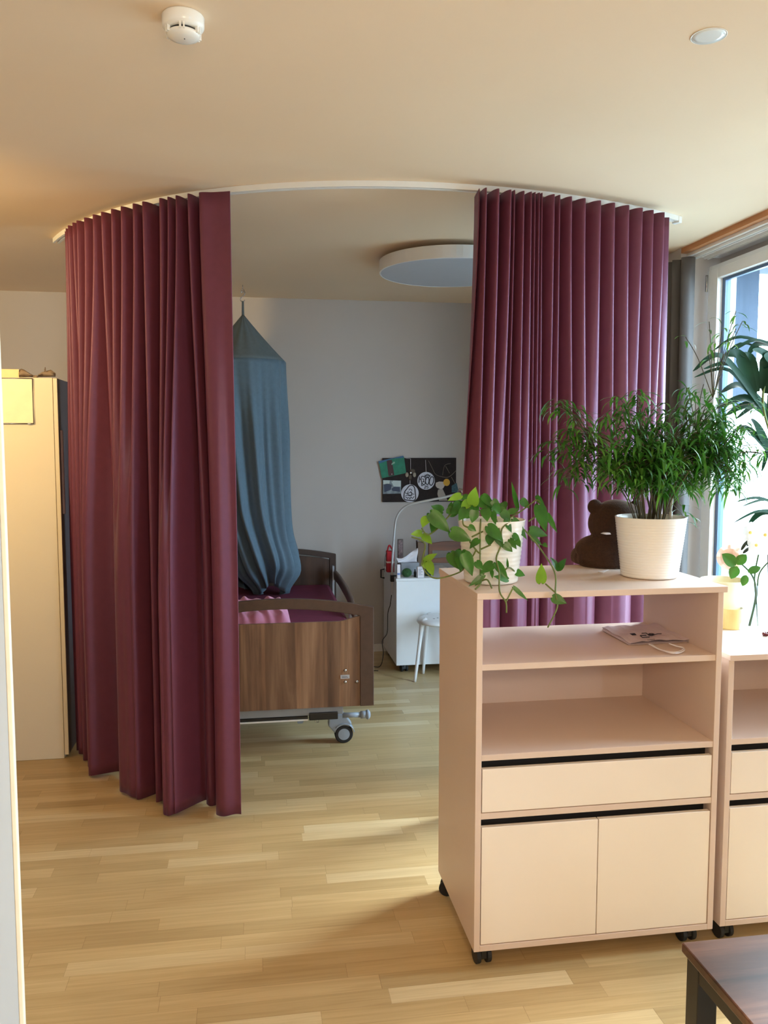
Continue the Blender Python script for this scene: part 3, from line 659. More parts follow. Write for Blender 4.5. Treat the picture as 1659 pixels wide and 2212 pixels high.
# ================================================================== ON THE LOWER UNIT
ZL = .9625
vb = at(1624, 1378, 'z', ZL); VX, VY = vb.x, vb.y+.02
vh = at(1624, 1262, 'y', VY).z - ZL; vr = (at(1645, 1330, 'y', VY).x - at(1604, 1330, 'y', VY).x)/2*.95
build('vase', MB().lathe([(0, 0), (vr*.95, 0), (vr, .004), (vr*.86, .05), (vr*.9, vh*.6), (vr*1.05, vh), (vr*1.0, vh), (vr*.84, vh*.6), (vr*.8, .05), (vr*.86, .016), (0, .014)], (VX, VY, ZL), 40), m_glass, smooth=True,
      label='tall clear glass vase standing on the lower shelf unit', cat='vase')
def V3(px, py, dy=0): return at(px, py, 'y', VY+dy)
m_bloom = M('cream_rose_petal', (246, 226, 210), .7, trans=0.5, var=.06); m_white_petal = M('white_orchid_petal', (246, 246, 244), .6, trans=0.5, var=.02); m_yel = M('orchid_yellow', (240, 214, 110), .6)
m_gstem = M('green_flower_stem', (62, 92, 52), .5, var=.15); m_rleaf = M('rose_leaf', (66, 118, 40), .45, trans=0.3, var=.2)
rose = thing('rose', V3(1618, 1355), 'cream pink rose with round green leaves in the glass vase', 'flower')
build('stem', MB().tube(spline([V3(1618, 1352), V3(1632, 1290), V3(1628, 1250), V3(1606, 1222), V3(1580, 1205)], 6), .003, 8), m_gstem, rose, smooth=True)
pt = MB(); rc = V3(1578, 1202, .02)
for ring, (n, rr, tilt) in enumerate(((5, .012, 1.4), (6, .020, 1.05), (7, .028, .75), (8, .036, .4))):
    for k in range(n):
        a = k*6.283/n + ring*.4; ca_, sa_ = math.cos(a), math.sin(a); rows = []
        for i in range(5):
            t = i/4; row = []
            for j in range(-2, 3):
                b_ = a + j*.28*(.6+.4*math.sin(math.pi*(t*.6+.2))); rad_ = rr*(.3+.8*t*math.cos(tilt*.8) + .15); h = .036*t*math.sin(tilt*.8+.25) - .004*abs(j)
                v = Vector((math.cos(b_)*rad_, -.012 - h, math.sin(b_)*rad_)); row.append(rc + Matrix.Rotation(-.6, 3, 'Z') @ v)
            rows.append(row)
        pt.grid(rows)
build('bloom', pt, m_bloom, rose, smooth=True, recalc=False)
rl_ = MB()
def rleaf(mb, b, t, wd):
    ax = t-b; L = ax.length; ax.normalize(); view = (Vector((0,0,EYE))-b).normalized(); nr = (view+Vector((rng.uniform(-.3,.3),0,rng.uniform(-.2,.4)))); nr = (nr-ax*nr.dot(ax)).normalized(); sd_ = ax.cross(nr); rows = []
    for i in range(9):
        u = i/8; w_ = math.sin(math.pi*u**.85)**.7 if 0 < u < 1 else .02
        rows.append([b+ax*u*L+sd_*(k*.5*wd*w_)+nr*(.1*wd*abs(k)*w_-.06*L*u*u) for k in (-1, -.5, 0, .5, 1)])
    mb.grid(rows)
lvs = [(1590, 1221, 1561, 1197, 28), (1592, 1220, 1612, 1197, 24), (1592, 1223, 1579, 1250, 24), (1615, 1236, 1644, 1225, 18), (1612, 1242, 1604, 1266, 18)]
for (a, b, c, d, wd) in lvs: rleaf(rl_, V3(a, b, -.03), V3(c, d, -.035), wd*.00148)
build('leaves', rl_, m_rleaf, rose, smooth=True, recalc=False)
orc = thing('orchid', V3(1637, 1350), 'white orchid with yellow centres rising from the glass vase', 'flower')
build('stem', MB().tube(spline([V3(1637, 1352), V3(1634, 1300), V3(1630, 1250), V3(1637, 1205), V3(1646, 1172)], 6), .0026, 8).tube(spline([V3(1620, 1352), V3(1634, 1290), V3(1640, 1240), V3(1662, 1212)], 6), .0024, 8).tube(spline([V3(1640, 1190), V3(1655, 1178), V3(1657, 1165)], 4), .002, 6), m_gstem, orc, smooth=True)
for (px, py, dy, sc, tw) in ((1618, 1150, .01, 24, .2), (1650, 1155, -.02, 31, .7), (1631, 1177, 0, 23, 1.3), (1664, 1138, .02, 24, 0)):
    c0 = V3(px, py, dy); op = MB()
    for k in range(5):
        a = k*1.2566 + tw; b = c0; t = c0 + Vector((math.cos(a), -.25+.1*math.sin(k*2.), math.sin(a)))*sc*.00155; rleaf(op, b, t, sc*.0015*.9)
    fl_ = build('blossom', op, m_white_petal, orc, smooth=True, recalc=False); build('flower_centre', MB().ball(c0+Vector((0, -.008, 0)), .0055, 10, 8), m_yel, fl_, smooth=True)
bd = MB()
for (a, b, c, d) in ((1600, 1190, 1616, 1165), (1604, 1196, 1622, 1180), (1613, 1180, 1622, 1168)): rleaf(bd, V3(a, b, .01), V3(c, d, .01), .011)
build('bud_leaves', bd, M('dark_green_sepal', (30, 46, 30), .5), orc, smooth=True, recalc=False)
# gold tinted candle glass, pale box behind it
cb = at(1578, 1362, 'z', ZL); cy2 = cb.y+.045; cr = (at(1602, 1330, 'y', cy2).x-at(1553, 1330, 'y', cy2).x)/2
ch = at(1580, 1312, 'y', cy2).z-ZL
cdl = thing('candle_holder', (at(1577, 1330, 'y', cy2).x, cy2, ZL), 'gold tinted round candle glass on the lower shelf unit, left of the vase', 'candle holder')
cx3 = at(1577, 1330, 'y', cy2).x
build('glass_cup', MB().lathe([(0, 0), (cr*.96, 0), (cr, .004), (cr, ch), (cr*.95, ch), (cr*.95, .012), (0, .012)], (cx3, cy2, ZL), 40), m_gold, cdl, smooth=False)
build('candle', MB().lathe([(0, .0125), (cr*.9, .0125), (cr*.9, ch*.82), (0, ch*.84)], (cx3, cy2, ZL), 40), M('cream_wax', (244, 236, 214), .5), cdl, smooth=True)
tx = at(1560, 1290, 'y', 2.86)
tb = thing('lamp', (1.80, 2.80, ZL), 'small cream shaded lamp behind the candle glass on the lower shelf unit', 'lamp')
sx_ = at(1562, 1290, 'y', 2.79).x; sz0 = at(1562, 1318, 'y', 2.79).z; sz1 = at(1562, 1251, 'y', 2.79).z; sr = .075
build('base', MB().lathe([(0, 0), (.045, 0), (.045, .008), (.012, .012), (.010, sz0-ZL+.01), (0, sz0-ZL+.01)], (sx_, 2.79, ZL), 24), m_pot, tb, smooth=False)
build('shade', MB().lathe([(sr*.92, sz0-ZL), (sr*1.08, sz1-ZL), (sr*1.05, sz1-ZL), (sr*.89, sz0-ZL)], (sx_, 2.79, ZL), 40), M('cream_lampshade', (240, 226, 186), .8), tb, smooth=True)
bb = at(1655, 1370, 'z', ZL+.006); bm_ = MB()
for k in range(10):
    a = k*.6283; bm_.ball((bb.x+.01+.018*math.cos(a), bb.y+.012*math.sin(a), ZL+.006), .006, 10, 8)
build('bead_bracelet', bm_, M('dark_red_bead', (92, 24, 26), .25), smooth=True, label='dark red bead bracelet lying right of the vase', cat='bracelet')

# ================================================================== PALM AT THE WINDOW
PX, PY = 2.20, 3.22
palm = thing('palm_plant', (PX, PY, 0), 'dark green broad leaved palm by the window at the right edge', 'palm')
build('pot', MB().lathe([(0, 0), (.11, 0), (.135, .26), (.13, .26), (.12, .22), (0, .22)], (PX, PY, 0), 40), M('grey_planter', (150, 148, 142), .6), palm, smooth=False)
build('trunk', MB().tube(spline([(PX, PY, .2), (PX+.01, PY, .7), (PX-.01, PY+.01, 1.15)], 6), [lerp(.022, .014, i/12) for i in range(13)], 10), m_fstem, palm, smooth=True)
def blade(mb, P, wd, fold=.25):
    c = spline(P, 6); n = len(c); rows = []
    for i, p in enumerate(c):
        u = i/(n-1); t = (c[min(i+1, n-1)]-c[max(i-1, 0)]).normalized(); view = (Vector((0,0,EYE))-p).normalized()
        sd_ = t.cross((view+Vector((0, 0, .5))).normalized()); sd_.normalize(); nr = sd_.cross(t); w_ = wd*.5*(math.sin(math.pi*min(.995, .08+.9*u))**.7)
        rows.append([p-sd_*w_+nr*w_*fold, p, p+sd_*w_+nr*w_*fold])
    mb.grid(rows)
fronds = [
 ([(1700, 1010), (1662, 930), (1648, 860), (1662, 790)], .0, [((1645,880),(1560,770),(1497,802),12),((1642,872),(1580,790),(1520,797),10),((1645,890),(1575,800),(1500,815),8),((1630,852),(1598,772),(1565,768),24),((1637,846),(1622,778),(1600,766),18),((1645,840),(1652,772),(1626,756),20),((1655,850),(1668,790),(1650,768),34),((1665,905),(1675,850),(1648,815),30)]),
 ([(1705, 990), (1672, 900), (1640, 880)], .12, [((1660,882),(1600,833),(1558,848),15),((1659,892),(1610,860),(1548,882),17),((1665,905),(1620,874),(1568,897),16),((1668,930),(1640,875),(1590,905),12),((1670,990),(1640,930),(1622,905),16),((1690,1010),(1620,930),(1585,932),14),((1660,960),(1655,985),(1646,1018),9)]),
 ([(1715, 980), (1722, 860), (1700, 758)], .10, [((1700,760),(1600,728),(1540,758),7),((1700,762),(1630,735),(1565,772),8),((1700,752),(1640,743),(1615,768),14),((1690,775),(1600,742),(1545,800),5)]),
 ([(1715, 1010), (1712, 1060), (1700, 1100)], .04, [((1700,1100),(1640,1076),(1590,1084),7),((1700,1092),(1650,1080),(1603,1094),6),((1690,1116),(1640,1104),(1585,1129),6),((1690,1110),(1645,1108),(1616,1134),13)])]
for (rc_, dy, ls) in fronds:
    f = MB(); P3 = [at(x, y, 'y', 3.12+dy) for x, y in rc_]
    base = Vector((PX-.01, PY+.01, 1.13)); rr2 = MB().tube(spline([base]+P3, 6), .005, 7)
    for (a, b, c, wd) in ls:
        d2 = rng.uniform(-.06, .06)
        blade(f, [at(*a, 'y', 3.12+dy), at(*b, 'y', 3.10+dy+d2*.6), at(*c, 'y', 3.08+dy+d2)], wd*.0021)
    fo = build('frond', f, m_palm, palm, smooth=True, recalc=False)
    build('leaf_stalk', rr2, m_stem, fo, smooth=True)

# ================================================================== GREY WINDOW CURTAIN
gp = [(2.47, 4.30), (2.43, 4.285), (2.40, 4.32), (2.445, 4.36), (2.385, 4.385), (2.44, 4.43), (2.385, 4.46), (2.44, 4.50), (2.38, 4.53), (2.43, 4.345+.22), (2.345, 4.60), (2.30, 4.66)]
gp = [(x-.10 if y > 4.395 else x-.065, y+.015) for x, y in gp]
rows = []
for j in range(25):
    u = j/24; z = lerp(2.638, .02, u); rows.append([Vector((p.x - .0*u, p.y - (.02*u if i < 40 else 0), z)) for i, p in enumerate(spline([(x, y, 0) for x, y in gp], 6))])
build('curtain', MB().grid(rows), m_grey, smooth=True, solid=.002, label='grey blackout curtain gathered at the left side of the window', cat='curtain')

# ================================================================== NURSING BED
YB0 = 4.222; XB = .615; XB0 = -.385
bed = thing('bed', (.115, 5.2, 0), 'walnut nursing bed on casters seen behind the curtain opening', 'bed')
def arch(x, zc, ze): t = (x-.115)/.5; return lerp(zc, ze, t*t)
def board(y, th, z0, zc, ze, fw, slot, mf, mp, nm):
    xs = [lerp(XB0, XB, i/40) for i in range(41)]
    mb = MB()
    outer = [(XB0, z0)] + [(x, arch(x, zc, ze)) for x in xs] + [(XB, z0)]
    inner = [(XB0+fw, z0)] + [(max(XB0+fw, min(XB-fw, x)), arch(x, zc-fw*.75, ze-fw*.85)) for x in xs] + [(XB-fw, z0)]
    rows = [[Vector((x, y, z)) for x, z in outer], [Vector((x, y, z)) for x, z in inner], [Vector((x, y+th, z)) for x, z in inner], [Vector((x, y+th, z)) for x, z in outer], [Vector((x, y, z)) for x, z in outer]]
    mb.grid(rows)
    bmesh.ops.remove_doubles(mb.bm, verts=mb.bm.verts, dist=1e-5)
    fr = build(nm+'_frame', mb, mf, bed, bevel=.004)
    pm = MB(); x0, x1 = XB0+fw+.001, XB-fw-.001; pts = []
    for i in range(41):
        x = lerp(x0, x1, i/40); t = abs((x-.115)/((x1-x0)/2))
        z = (arch(x, zc, ze)-fw-.001) if not slot else lerp(slot, arch(x, zc-fw*.75, ze-fw*.85)-.001, max(0, (t-.74)/.26)**1.7)
        pts.append((x, z))
    f1 = [Vector((x, y+.006, z0)) for x, _ in pts]; f2 = [Vector((x, y+.006, z)) for x, z in pts]; b2 = [Vector((x, y+th-.006, z)) for x, z in pts]; b1_ = [Vector((x, y+th-.006, z0)) for x, _ in pts]
    pm.grid([f1, f2, b2, b1_, f1])
    pan = build(nm+'_panel', pm, mp, bed)
    return fr, pan
fr, pan = board(YB0, .028, .253, .832, .776, .072, .705, m_walnutd, m_walnut, 'footboard')
board(6.20, .028, .253, .845, .792, .05, None, M('dark_brown_frame', (66, 48, 40), .5), m_hb, 'headboard')
for (px, py) in ((746, 1449), (746, 1474), (771, 1473)):
    p = at(px, py, 'y', YB0); build('screw', MB().ball((p.x, YB0+.006, p.z), (.0085, .006, .0085), 14, 8), m_chrome, pan, smooth=True)
p = at(745.5, 1462.5, 'y', YB0)
pt_ = build('label_plate', MB().box(p.x-.0235, YB0+.003, p.z-.0095, p.x+.0235, YB0+.006, p.z+.0095), M('silver_label', (196, 200, 208), .4), pan)
build('label_lines', MB().box(p.x-.018, YB0+.0025, p.z+.002, p.x+.012, YB0+.0031, p.z+.004).box(p.x-.018, YB0+.0025, p.z-.004, p.x+.017, YB0+.0031, p.z-.002), m_ink, pt_)
# metal underframe, bar with white edge, black bracket, bumper, latch bits
zz = .232
build('underframe', MB().box(XB0+.05, YB0+.03, .205, XB-.16, YB0+.07, .262).box(XB0+.1, YB0+.07, .215, XB0+.15, 6.2, .26).box(XB-.25, YB0+.07, .215, XB-.2, 6.19, .26), m_greyp, bed, bevel=.003)
build('cross_bar', MB().box(XB0+.05, YB0+.02, .182, .27, YB0+.05, .190), m_trimw, bed)
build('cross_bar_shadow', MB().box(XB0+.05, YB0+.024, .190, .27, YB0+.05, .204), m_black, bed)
q0 = at(668, 1541, 'y', YB0+.02); q1 = at(730, 1553, 'y', YB0+.02)
build('bracket', MB().box(q0.x, YB0+.015, q1.z, q1.x, YB0+.05, q0.z), m_black, bed, bevel=.003)
g0 = at(642, 1552, 'y', YB0+.2); g1 = at(658, 1565, 'y', YB0+.2)
build('foot_bracket', MB().prism([at(640, 1550, 'y', YB0+.2), at(661, 1550, 'y', YB0+.2), at(653, 1563, 'y', YB0+.2), at(643, 1563, 'y', YB0+.2)], (0, .04, 0)), m_greyp, bed)
build('hook', MB().tube([at(681, 1552, 'y', YB0+.06), at(681, 1560, 'y', YB0+.06), at(688, 1560, 'y', YB0+.06), at(688, 1552, 'y', YB0+.06)], .003, 6), m_chrome, bed)
b_0 = at(740, 1545, 'y', YB0+.10); b_1 = at(779, 1544, 'y', YB0+.10); b_2 = at(800, 1543, 'y', YB0+.10)
build('bumper', MB().tube([b_0, b_1], .014, 14).tube([b_1, lerp(b_1, b_2, .55)], .020, 16).ball(lerp(b_1, b_2, .72), (.016, .026, .026), 16, 10), m_greyp, bed, smooth=True)
def bed_caster(x, y, flip):
    R = .05; cst = build('caster', MB().tube([(x-.02*flip, y, .255), (x-.02*flip, y, .13)], .016, 12).prism([(x-.05, y-.022, .15), (x+.03, y-.022, .165), (x+.075, y-.022, .105), (x+.055, y-.022, .085), (x+.02, y-.022, .045), (x-.01, y-.022, .045), (x-.055, y-.022, .10)], (0, .044, 0)), m_greyp, bed, bevel=.006)
    M_ = Matrix.Rotation(math.pi/2, 3, 'X')
    build('wheel', MB().lathe([(R*.62, -.026), (R*.9, -.026), (R, -.020), (R, .020), (R*.9, .026), (R*.62, .026)], (x+.03, y, R), 36, M_=M_), m_rubber, cst, smooth=False)
    fd = MB().grid([[(x+.03+(R+.007)*math.sin(t*.1-.9), y+w_, R+(R+.007)*math.cos(t*.1-.9)) for w_ in (-.03, -.01, .01, .03)] for t in range(24)])
    build('fender', fd, m_greyp, cst, smooth=True, solid=.004)
    build('wheel_disc', MB().lathe([(0, -.028), (R*.63, -.0265), (R*.63, .0265), (0, .028)], (x+.03, y, R), 32, M_=M_), m_greyp, cst)
cxb = at(742, 1580, 'y', YB0+.18).x - .03
for (x, y, fl) in ((cxb, YB0+.18, 1), (XB0+.13, YB0+.18, 1), (cxb, 6.05, 1), (XB0+.13, 6.05, 1)): bed_caster(x, y, fl)
# safety side rail on the right, dropping towards the foot
sr_ = MB(); path = spline([(.60, 6.19, at(722, 1240, 'x', .6).z)] + [at(x, y, 'x', .6) for x, y in ((732, 1251), (742, 1267), (752, 1285), (760, 1304), (766, 1328))], 8); rows = []
for i, p in enumerate(path):
    row = []
    for k in range(14):
        a = k*6.2832/14; row.append(p + Vector((math.copysign(abs(math.cos(a))**.6, math.cos(a))*.014, 0, math.copysign(abs(math.sin(a))**.6, math.sin(a))*.036)))
    rows.append(row)
sr_.grid(rows, close=True); sr_.bm.verts.ensure_lookup_table(); sr_.bm.faces.new(list(sr_.bm.verts)[:14]); sr_.bm.faces.new(list(sr_.bm.verts)[-14:])
build('side_rail', sr_, M('brown_rail', (98, 78, 68), .5, var=.1), bed, smooth=True)
m_lm = M('light_metal', (170, 180, 190), .3, metal=.6)
for y in (6.10, 5.0): build('rail_post', MB().box(.575, y-.02, .26, .59, y+.02, .72 if y > 5.5 else .62), m_lm, bed, bevel=.002)
# bedding
mt = MB().box(XB0+.03, YB0+.05, .42, XB-.05, 6.18, .57)
build('mattress', mt, m_plum, bevel=.03, label='plum sheeted mattress on the nursing bed', cat='mattress')
rows = []; nx, ny = 44, 20
dz = .7
x1d = at(634, 1335, 'y', YB0+.25).x
def duv(a, b):
    x = lerp(XB0+.05, x1d, a); y = lerp(YB0+.055, YB0+.75, b)
    edge = min(1, min(a*10, (1-a)*9, b*9, (1-b)*6)); h = .572 + .155*math.sqrt(max(0, min(1, edge)))
    h += (.010*math.sin(a*50+b*9) + .008*math.sin(a*23-b*14+1) + .006*math.sin(a*80+b*30))*edge
    return Vector((x, y, h))
rows = [[duv(i/nx, j/ny) for i in range(nx+1)] for j in range(ny+1)]
dm = MB().grid(rows); dm.grid([[Vector((r.x, r.y, .571)) for r in row] for row in (rows[0], rows[-1])])
build('duvet', dm, m_pink, smooth=True, sub=1, label='pink crumpled duvet at the foot end of the bed', cat='duvet')

# ================================================================== CANOPY
KY = 5.84; hk = at(524, 615, 'z', H); KX = hk.x
hook = thing('ceiling_hook', (KX, KY, H), 'small metal ceiling hook carrying the blue canopy', 'hook')
build('eye_screw', MB().tube([(KX, KY, H-.001), (KX, KY, H-.03)], .003, 8).tube([(KX+.011*math.sin(a*.6283), KY, H-.041-.011*math.cos(a*.6283)) for a in range(10)], .0025, 6, closed=True), m_chrome, hook, smooth=True)
zs0 = H-.052
build('s_hook', MB().tube(spline([(KX-.012, KY, zs0-.004), (KX-.003, KY, zs0+.012), (KX+.014, KY, zs0+.004), (KX+.010, KY, zs0-.016), (KX-.010, KY, zs0-.034), (KX-.016, KY, zs0-.052), (KX, KY, zs0-.062), (KX+.014, KY, zs0-.050)], 6), .003, 7), m_chrome, hook, smooth=True)
zap = at(526, 678, 'y', KY).z; zr = at(617, 783, 'y', KY).z; RR = .285
can = thing('bed_canopy', (KX, KY, zr), 'blue grey fabric bed canopy with cone top hanging from the ceiling over the bed', 'bed canopy')
build('loop', MB().tube([(KX, KY, zs0-.058), (KX, KY, zap-.01)], [.007, .009], 8), m_canopyt, can, smooth=True)
rows = []
for i in range(13):
    t = max(.025, (i-1)/11); rows.append([Vector((KX+RR*t*math.cos(k*.0982)*(1), KY+RR*t*math.sin(k*.0982), lerp(zap, zr, t)-.02*math.sin(math.pi*t)*(.4+.6*math.cos(k*.0982*8)**2))) for k in range(64)])
build('cone_top', MB().grid(rows[1:], close=True), m_canopyt, can, smooth=True, solid=.002)
rows = []; NK = 220; NZ = 50
for j in range(NZ+1):
    u = j/NZ; row = []
    for k in range(NK+1):
        a = 2*math.pi*k/NK - 2.75     # opening at the left front
        f = k/NK
        amp = .004 + .026*sm(u*2.5)
        fold = math.sin(a*13 + 1.6*math.sin(a*3) + u*1.2)*amp + math.sin(a*29+u*2+math.sin(a*5))*amp*.3
        # fabric gathers down and to the right
        R0 = RR*(1 - .10*sm(u*1.4) + .14*math.exp(-((u-.88)/.09)**2) - .22*sm((u-.90)/.10)) + fold
        z = lerp(zr, .62 + .05*math.sin(a*3), u)
        twist = .28*u
        x = KX + R0*math.cos(a+twist) + .055*u*u + .012*u; y = KY + R0*math.sin(a+twist)*(1-.05*u)
        if f < .34:   # left edge swept back across the bed
            g = sm(1-f/.34)*sm((u-.62)/.38); x += .16*g*(1-f); y += .10*g
        if y < YB0: y = YB0
        row.append(Vector((min(x, .50), min(y, 6.19), z)))
    rows.append(row)
build('drape', MB().grid(rows), m_canopy, can, smooth=True, solid=.0015)

# ================================================================== NIGHTSTAND AND WHAT STANDS ON IT
NX0, NX1, NY0, NY1 = .985, 1.45, 5.665, 6.24
NT = at(857, 1250, 'y', NY0).z
ns = thing('nightstand', ((NX0+NX1)/2, (NY0+NY1)/2, 0), 'white bedside cabinet on casters against the back wall', 'bedside cabinet')
build('body', MB().box(NX0, NY0, .062, NX1, NY1, NT-.02), m_white, ns, bevel=.002)
build('top', MB().box(NX0-.004, NY0-.006, NT-.02, NX1+.004, NY1, NT), m_white, ns, bevel=.003)
build('handle', MB().tube([(NX0-.002, NY1-.05, NT-.08), (NX0-.028, NY1-.05, NT-.075), (NX0-.028, NY1-.05, NT-.015+.0), (NX0-.002, NY1-.05, NT-.012)], .006, 8), m_black, ns)
for (x, y) in ((NX0+.07, NY0+.06), (NX1-.07, NY0+.06), (NX0+.06, NY1-.06), (NX1-.06, NY1-.06)): twin_caster(ns, x, y, .063, .2, .026)
def N3(px, py, y): return at(px, py, 'y', y)
# gooseneck lamp clamped to the left edge
LYY = NY0+.09
lx = NX0 - .016
ln = thing('reading_lamp', (lx, LYY, NT-.1), 'chrome gooseneck reading lamp clamped to the bedside cabinet, bent to the right', 'lamp')
pts = [(lx, LYY, NT-.13), (lx, LYY, NT+.03), (lx+.004, LYY, NT+.15)]
P = [Vector(p) for p in pts] + [N3(853, 1140, LYY-.01), N3(857, 1118, LYY-.02), N3(868, 1101, LYY-.03), N3(886, 1090, LYY-.05), N3(920, 1082, LYY-.08), N3(960, 1074, LYY-.11), N3(1000, 1064, LYY-.14)]
build('gooseneck', MB().tube(spline(P, 8), .0085, 10), M('satin_nickel', (196, 198, 200), .35, metal=.5, var=.02), ln, smooth=True)
hd = P[-1]
build('lamp_head', MB().lathe([(0, .04), (.018, .036), (.024, .0), (.034, -.05), (.031, -.05), (.02, 0), (0, .0)], hd, 24, M_=Matrix.Rotation(-1.1, 3, 'Y')), m_chrome, ln, smooth=True)
build('clamp', MB().box(lx-.012, LYY-.016, NT-.035, lx+.013, LYY+.016, NT+.012).box(lx+.004, LYY-.014, NT+.0015, NX0+.03, LYY+.014, NT+.012), m_black, ln, bevel=.003)
cord = spline([(lx-.004, LYY, NT-.13), (lx-.015, LYY-.01, NT-.2), (lx-.03, LYY, .42), (lx-.035, LYY, .28), (lx-.07, LYY, .22), (lx-.06, LYY+.02, .12), (lx-.08, LYY+.08, .012), (lx-.17, LYY+.2, .006), (lx-.26, LYY+.22, .006), (lx-.20, LYY+.06, .006), (lx-.10, LYY+.0, .006)], 6)
build('cord', MB().tube(cord, .003, 6), m_black, ln, smooth=True)
# small things on the cabinet top (world sizes read off the photo)
def boxthing(name, px0, px1, py0, y, dep, mat, label, cat, parts=()):
    a = N3(px0, py0, y); b = N3(px1, py0, y)
    return build(name, MB().box(a.x, y, NT+.0005, b.x, y+dep, a.z), mat, bevel=.002, label=label, cat=cat)
o = boxthing('medicine_box', 858, 865, 1220, NY0+.012, .03, m_paper, 'small white medicine box nearest the lamp on the bedside cabinet', 'box'); o['group'] = 'white medicine boxes'
a = N3(858, 1238, NY0+.0115); b = N3(864, 1242, NY0+.0115); build('print', MB().box(a.x+.001, NY0+.0112, b.z, b.x, NY0+.0122, a.z), M('blue_print', (110, 130, 180), .6), o)
o = boxthing('medicine_box', 902, 916, 1225, NY0+.012, .035, m_paper, 'wider white medicine box with grey text at the front of the bedside cabinet', 'box'); o['group'] = 'white medicine boxes'
pm2 = MB()
for k in range(5):
    a = N3(904, 1229+k*3, NY0+.0115); b = N3(913 - (k % 2)*3, 1230+k*3, NY0+.0115); pm2.box(a.x, NY0+.0112, b.z, b.x, NY0+.0122, a.z)
build('print', pm2, M('grey_print', (140, 140, 150), .6), o)
a = N3(879, 1237, NY0+.05); rg = .034
gb = thing('yarn_ball', (a.x, NY0+.055, NT), 'dark green round ball between the two white boxes', 'ball')
build('ball', MB().ball((a.x, NY0+.055, NT+rg*.93), (rg*1.05, rg, rg*.93), 24, 14), M('dark_green_yarn', (48, 84, 42), .9, var=.4, scale=60, bump=.8, bscale=120), gb, smooth=True)
a = N3(897, 1232, NY0+.04); build('bottle', MB().lathe([(0, 0), (.009, 0), (.009, .034), (.004, .042), (.004, .055), (0, .055)], (a.x, NY0+.05, NT+.0005), 16), m_black, smooth=True, label='small dark bottle right of the green ball', cat='bottle')
a = N3(924, 1236, NY0+.09); build('jar', MB().lathe([(0, 0), (.022, 0), (.024, .03), (.018, .045), (.018, .05), (0, .05)], (a.x, NY0+.09, NT+.0005), 20), M('dark_green_jar', (34, 60, 36), .4), smooth=True, label='dark green jar behind the trailing leaves on the bedside cabinet', cat='jar')
# tissue box with white tissue
tx0 = N3(866, 1222, NY0+.16); tx1 = N3(902, 1222, NY0+.16)
tis = thing('tissue_box', ((tx0.x+tx1.x)/2, NY0+.2, NT), 'grey tissue box with a white tissue pulled up, on the bedside cabinet', 'tissue box')
build('carton', MB().box(tx0.x, NY0+.15, NT+.0005, tx1.x+.01, NY0+.27, N3(870, 1216, NY0+.16).z), M('grey_carton', (150, 154, 160), .7), tis, bevel=.002)
ts = MB(); rows = []
ptsA = [N3(856, 1205, NY0+.17), N3(868, 1206, NY0+.18), N3(884, 1196, NY0+.19), N3(903, 1184, NY0+.2)]; ptsB = [N3(860, 1216, NY0+.17), N3(870, 1214, NY0+.19), N3(884, 1217, NY0+.21), N3(900, 1218, NY0+.2)]
A_, B_ = spline(ptsA, 5), spline(ptsB, 5)
rows = [[lerp(p, q_, i/6) + Vector((0, .012*math.sin(i*1.3+k*.6), 0)) for k, (p, q_) in enumerate(zip(A_, B_))] for i in range(7)]
build('tissue', MB().grid(rows), m_paper, tis, smooth=True, solid=.001)
# red fabric house with hanging cords
rx = N3(842, 1200, NY0+.30); ry = NY0+.28
red = thing('red_lantern', (rx.x, ry, NT), 'red felt lantern with a peaked handle at the back left of the bedside cabinet', 'lantern')
zz0, zz1, zz2 = NT+.001, N3(842, 1191, ry).z, N3(842, 1179, ry).z
x0 = N3(836, 1200, ry).x; x1 = N3(852, 1200, ry).x
build('body', MB().box(x0, ry, zz0, x1, ry+.055, zz1), m_red, red, bevel=.004)
build('handle', MB().tube(spline([(x0+.006, ry+.027, zz1-.004), ((x0*.6+x1*.4), ry+.027, zz2), (x1-.004, ry+.027, zz1-.004)], 6), .006, 8), m_red, red, smooth=True)
build('band', MB().box(x0-.001, ry-.0015, lerp(zz0, zz1, .44), x1+.001, ry+.0565, lerp(zz0, zz1, .52)), m_bloom, red)
build('ribbon', MB().tube(spline([(x0-.001, ry+.01, zz1-.01), (x0-.014, ry-.0, lerp(zz0, zz1, .7)), (x0-.018, ry, lerp(zz0, zz1, .1)), (x0-.018, ry, NT+.003)], 5), .0015, 6), m_black, red)
# framed picture / card standing behind
a = N3(859, 1165, NY0+.36); b = N3(871, 1200, NY0+.36)
cf = thing('photo_frame', ((a.x+b.x)/2, NY0+.36, NT), 'small upright brown photo frame leaning at the back of the bedside cabinet', 'photo frame')
build('frame', MB().box(a.x, NY0+.36, NT+.001, b.x, NY0+.372, a.z), M('brown_frame', (92, 74, 66), .5), cf, bevel=.002)
build('picture', MB().box(a.x+.005, NY0+.3585, lerp(NT, a.z, .35), b.x-.005, NY0+.3595, a.z-.008), M('mauve_picture', (130, 108, 108), .6, var=.5, scale=60), cf)
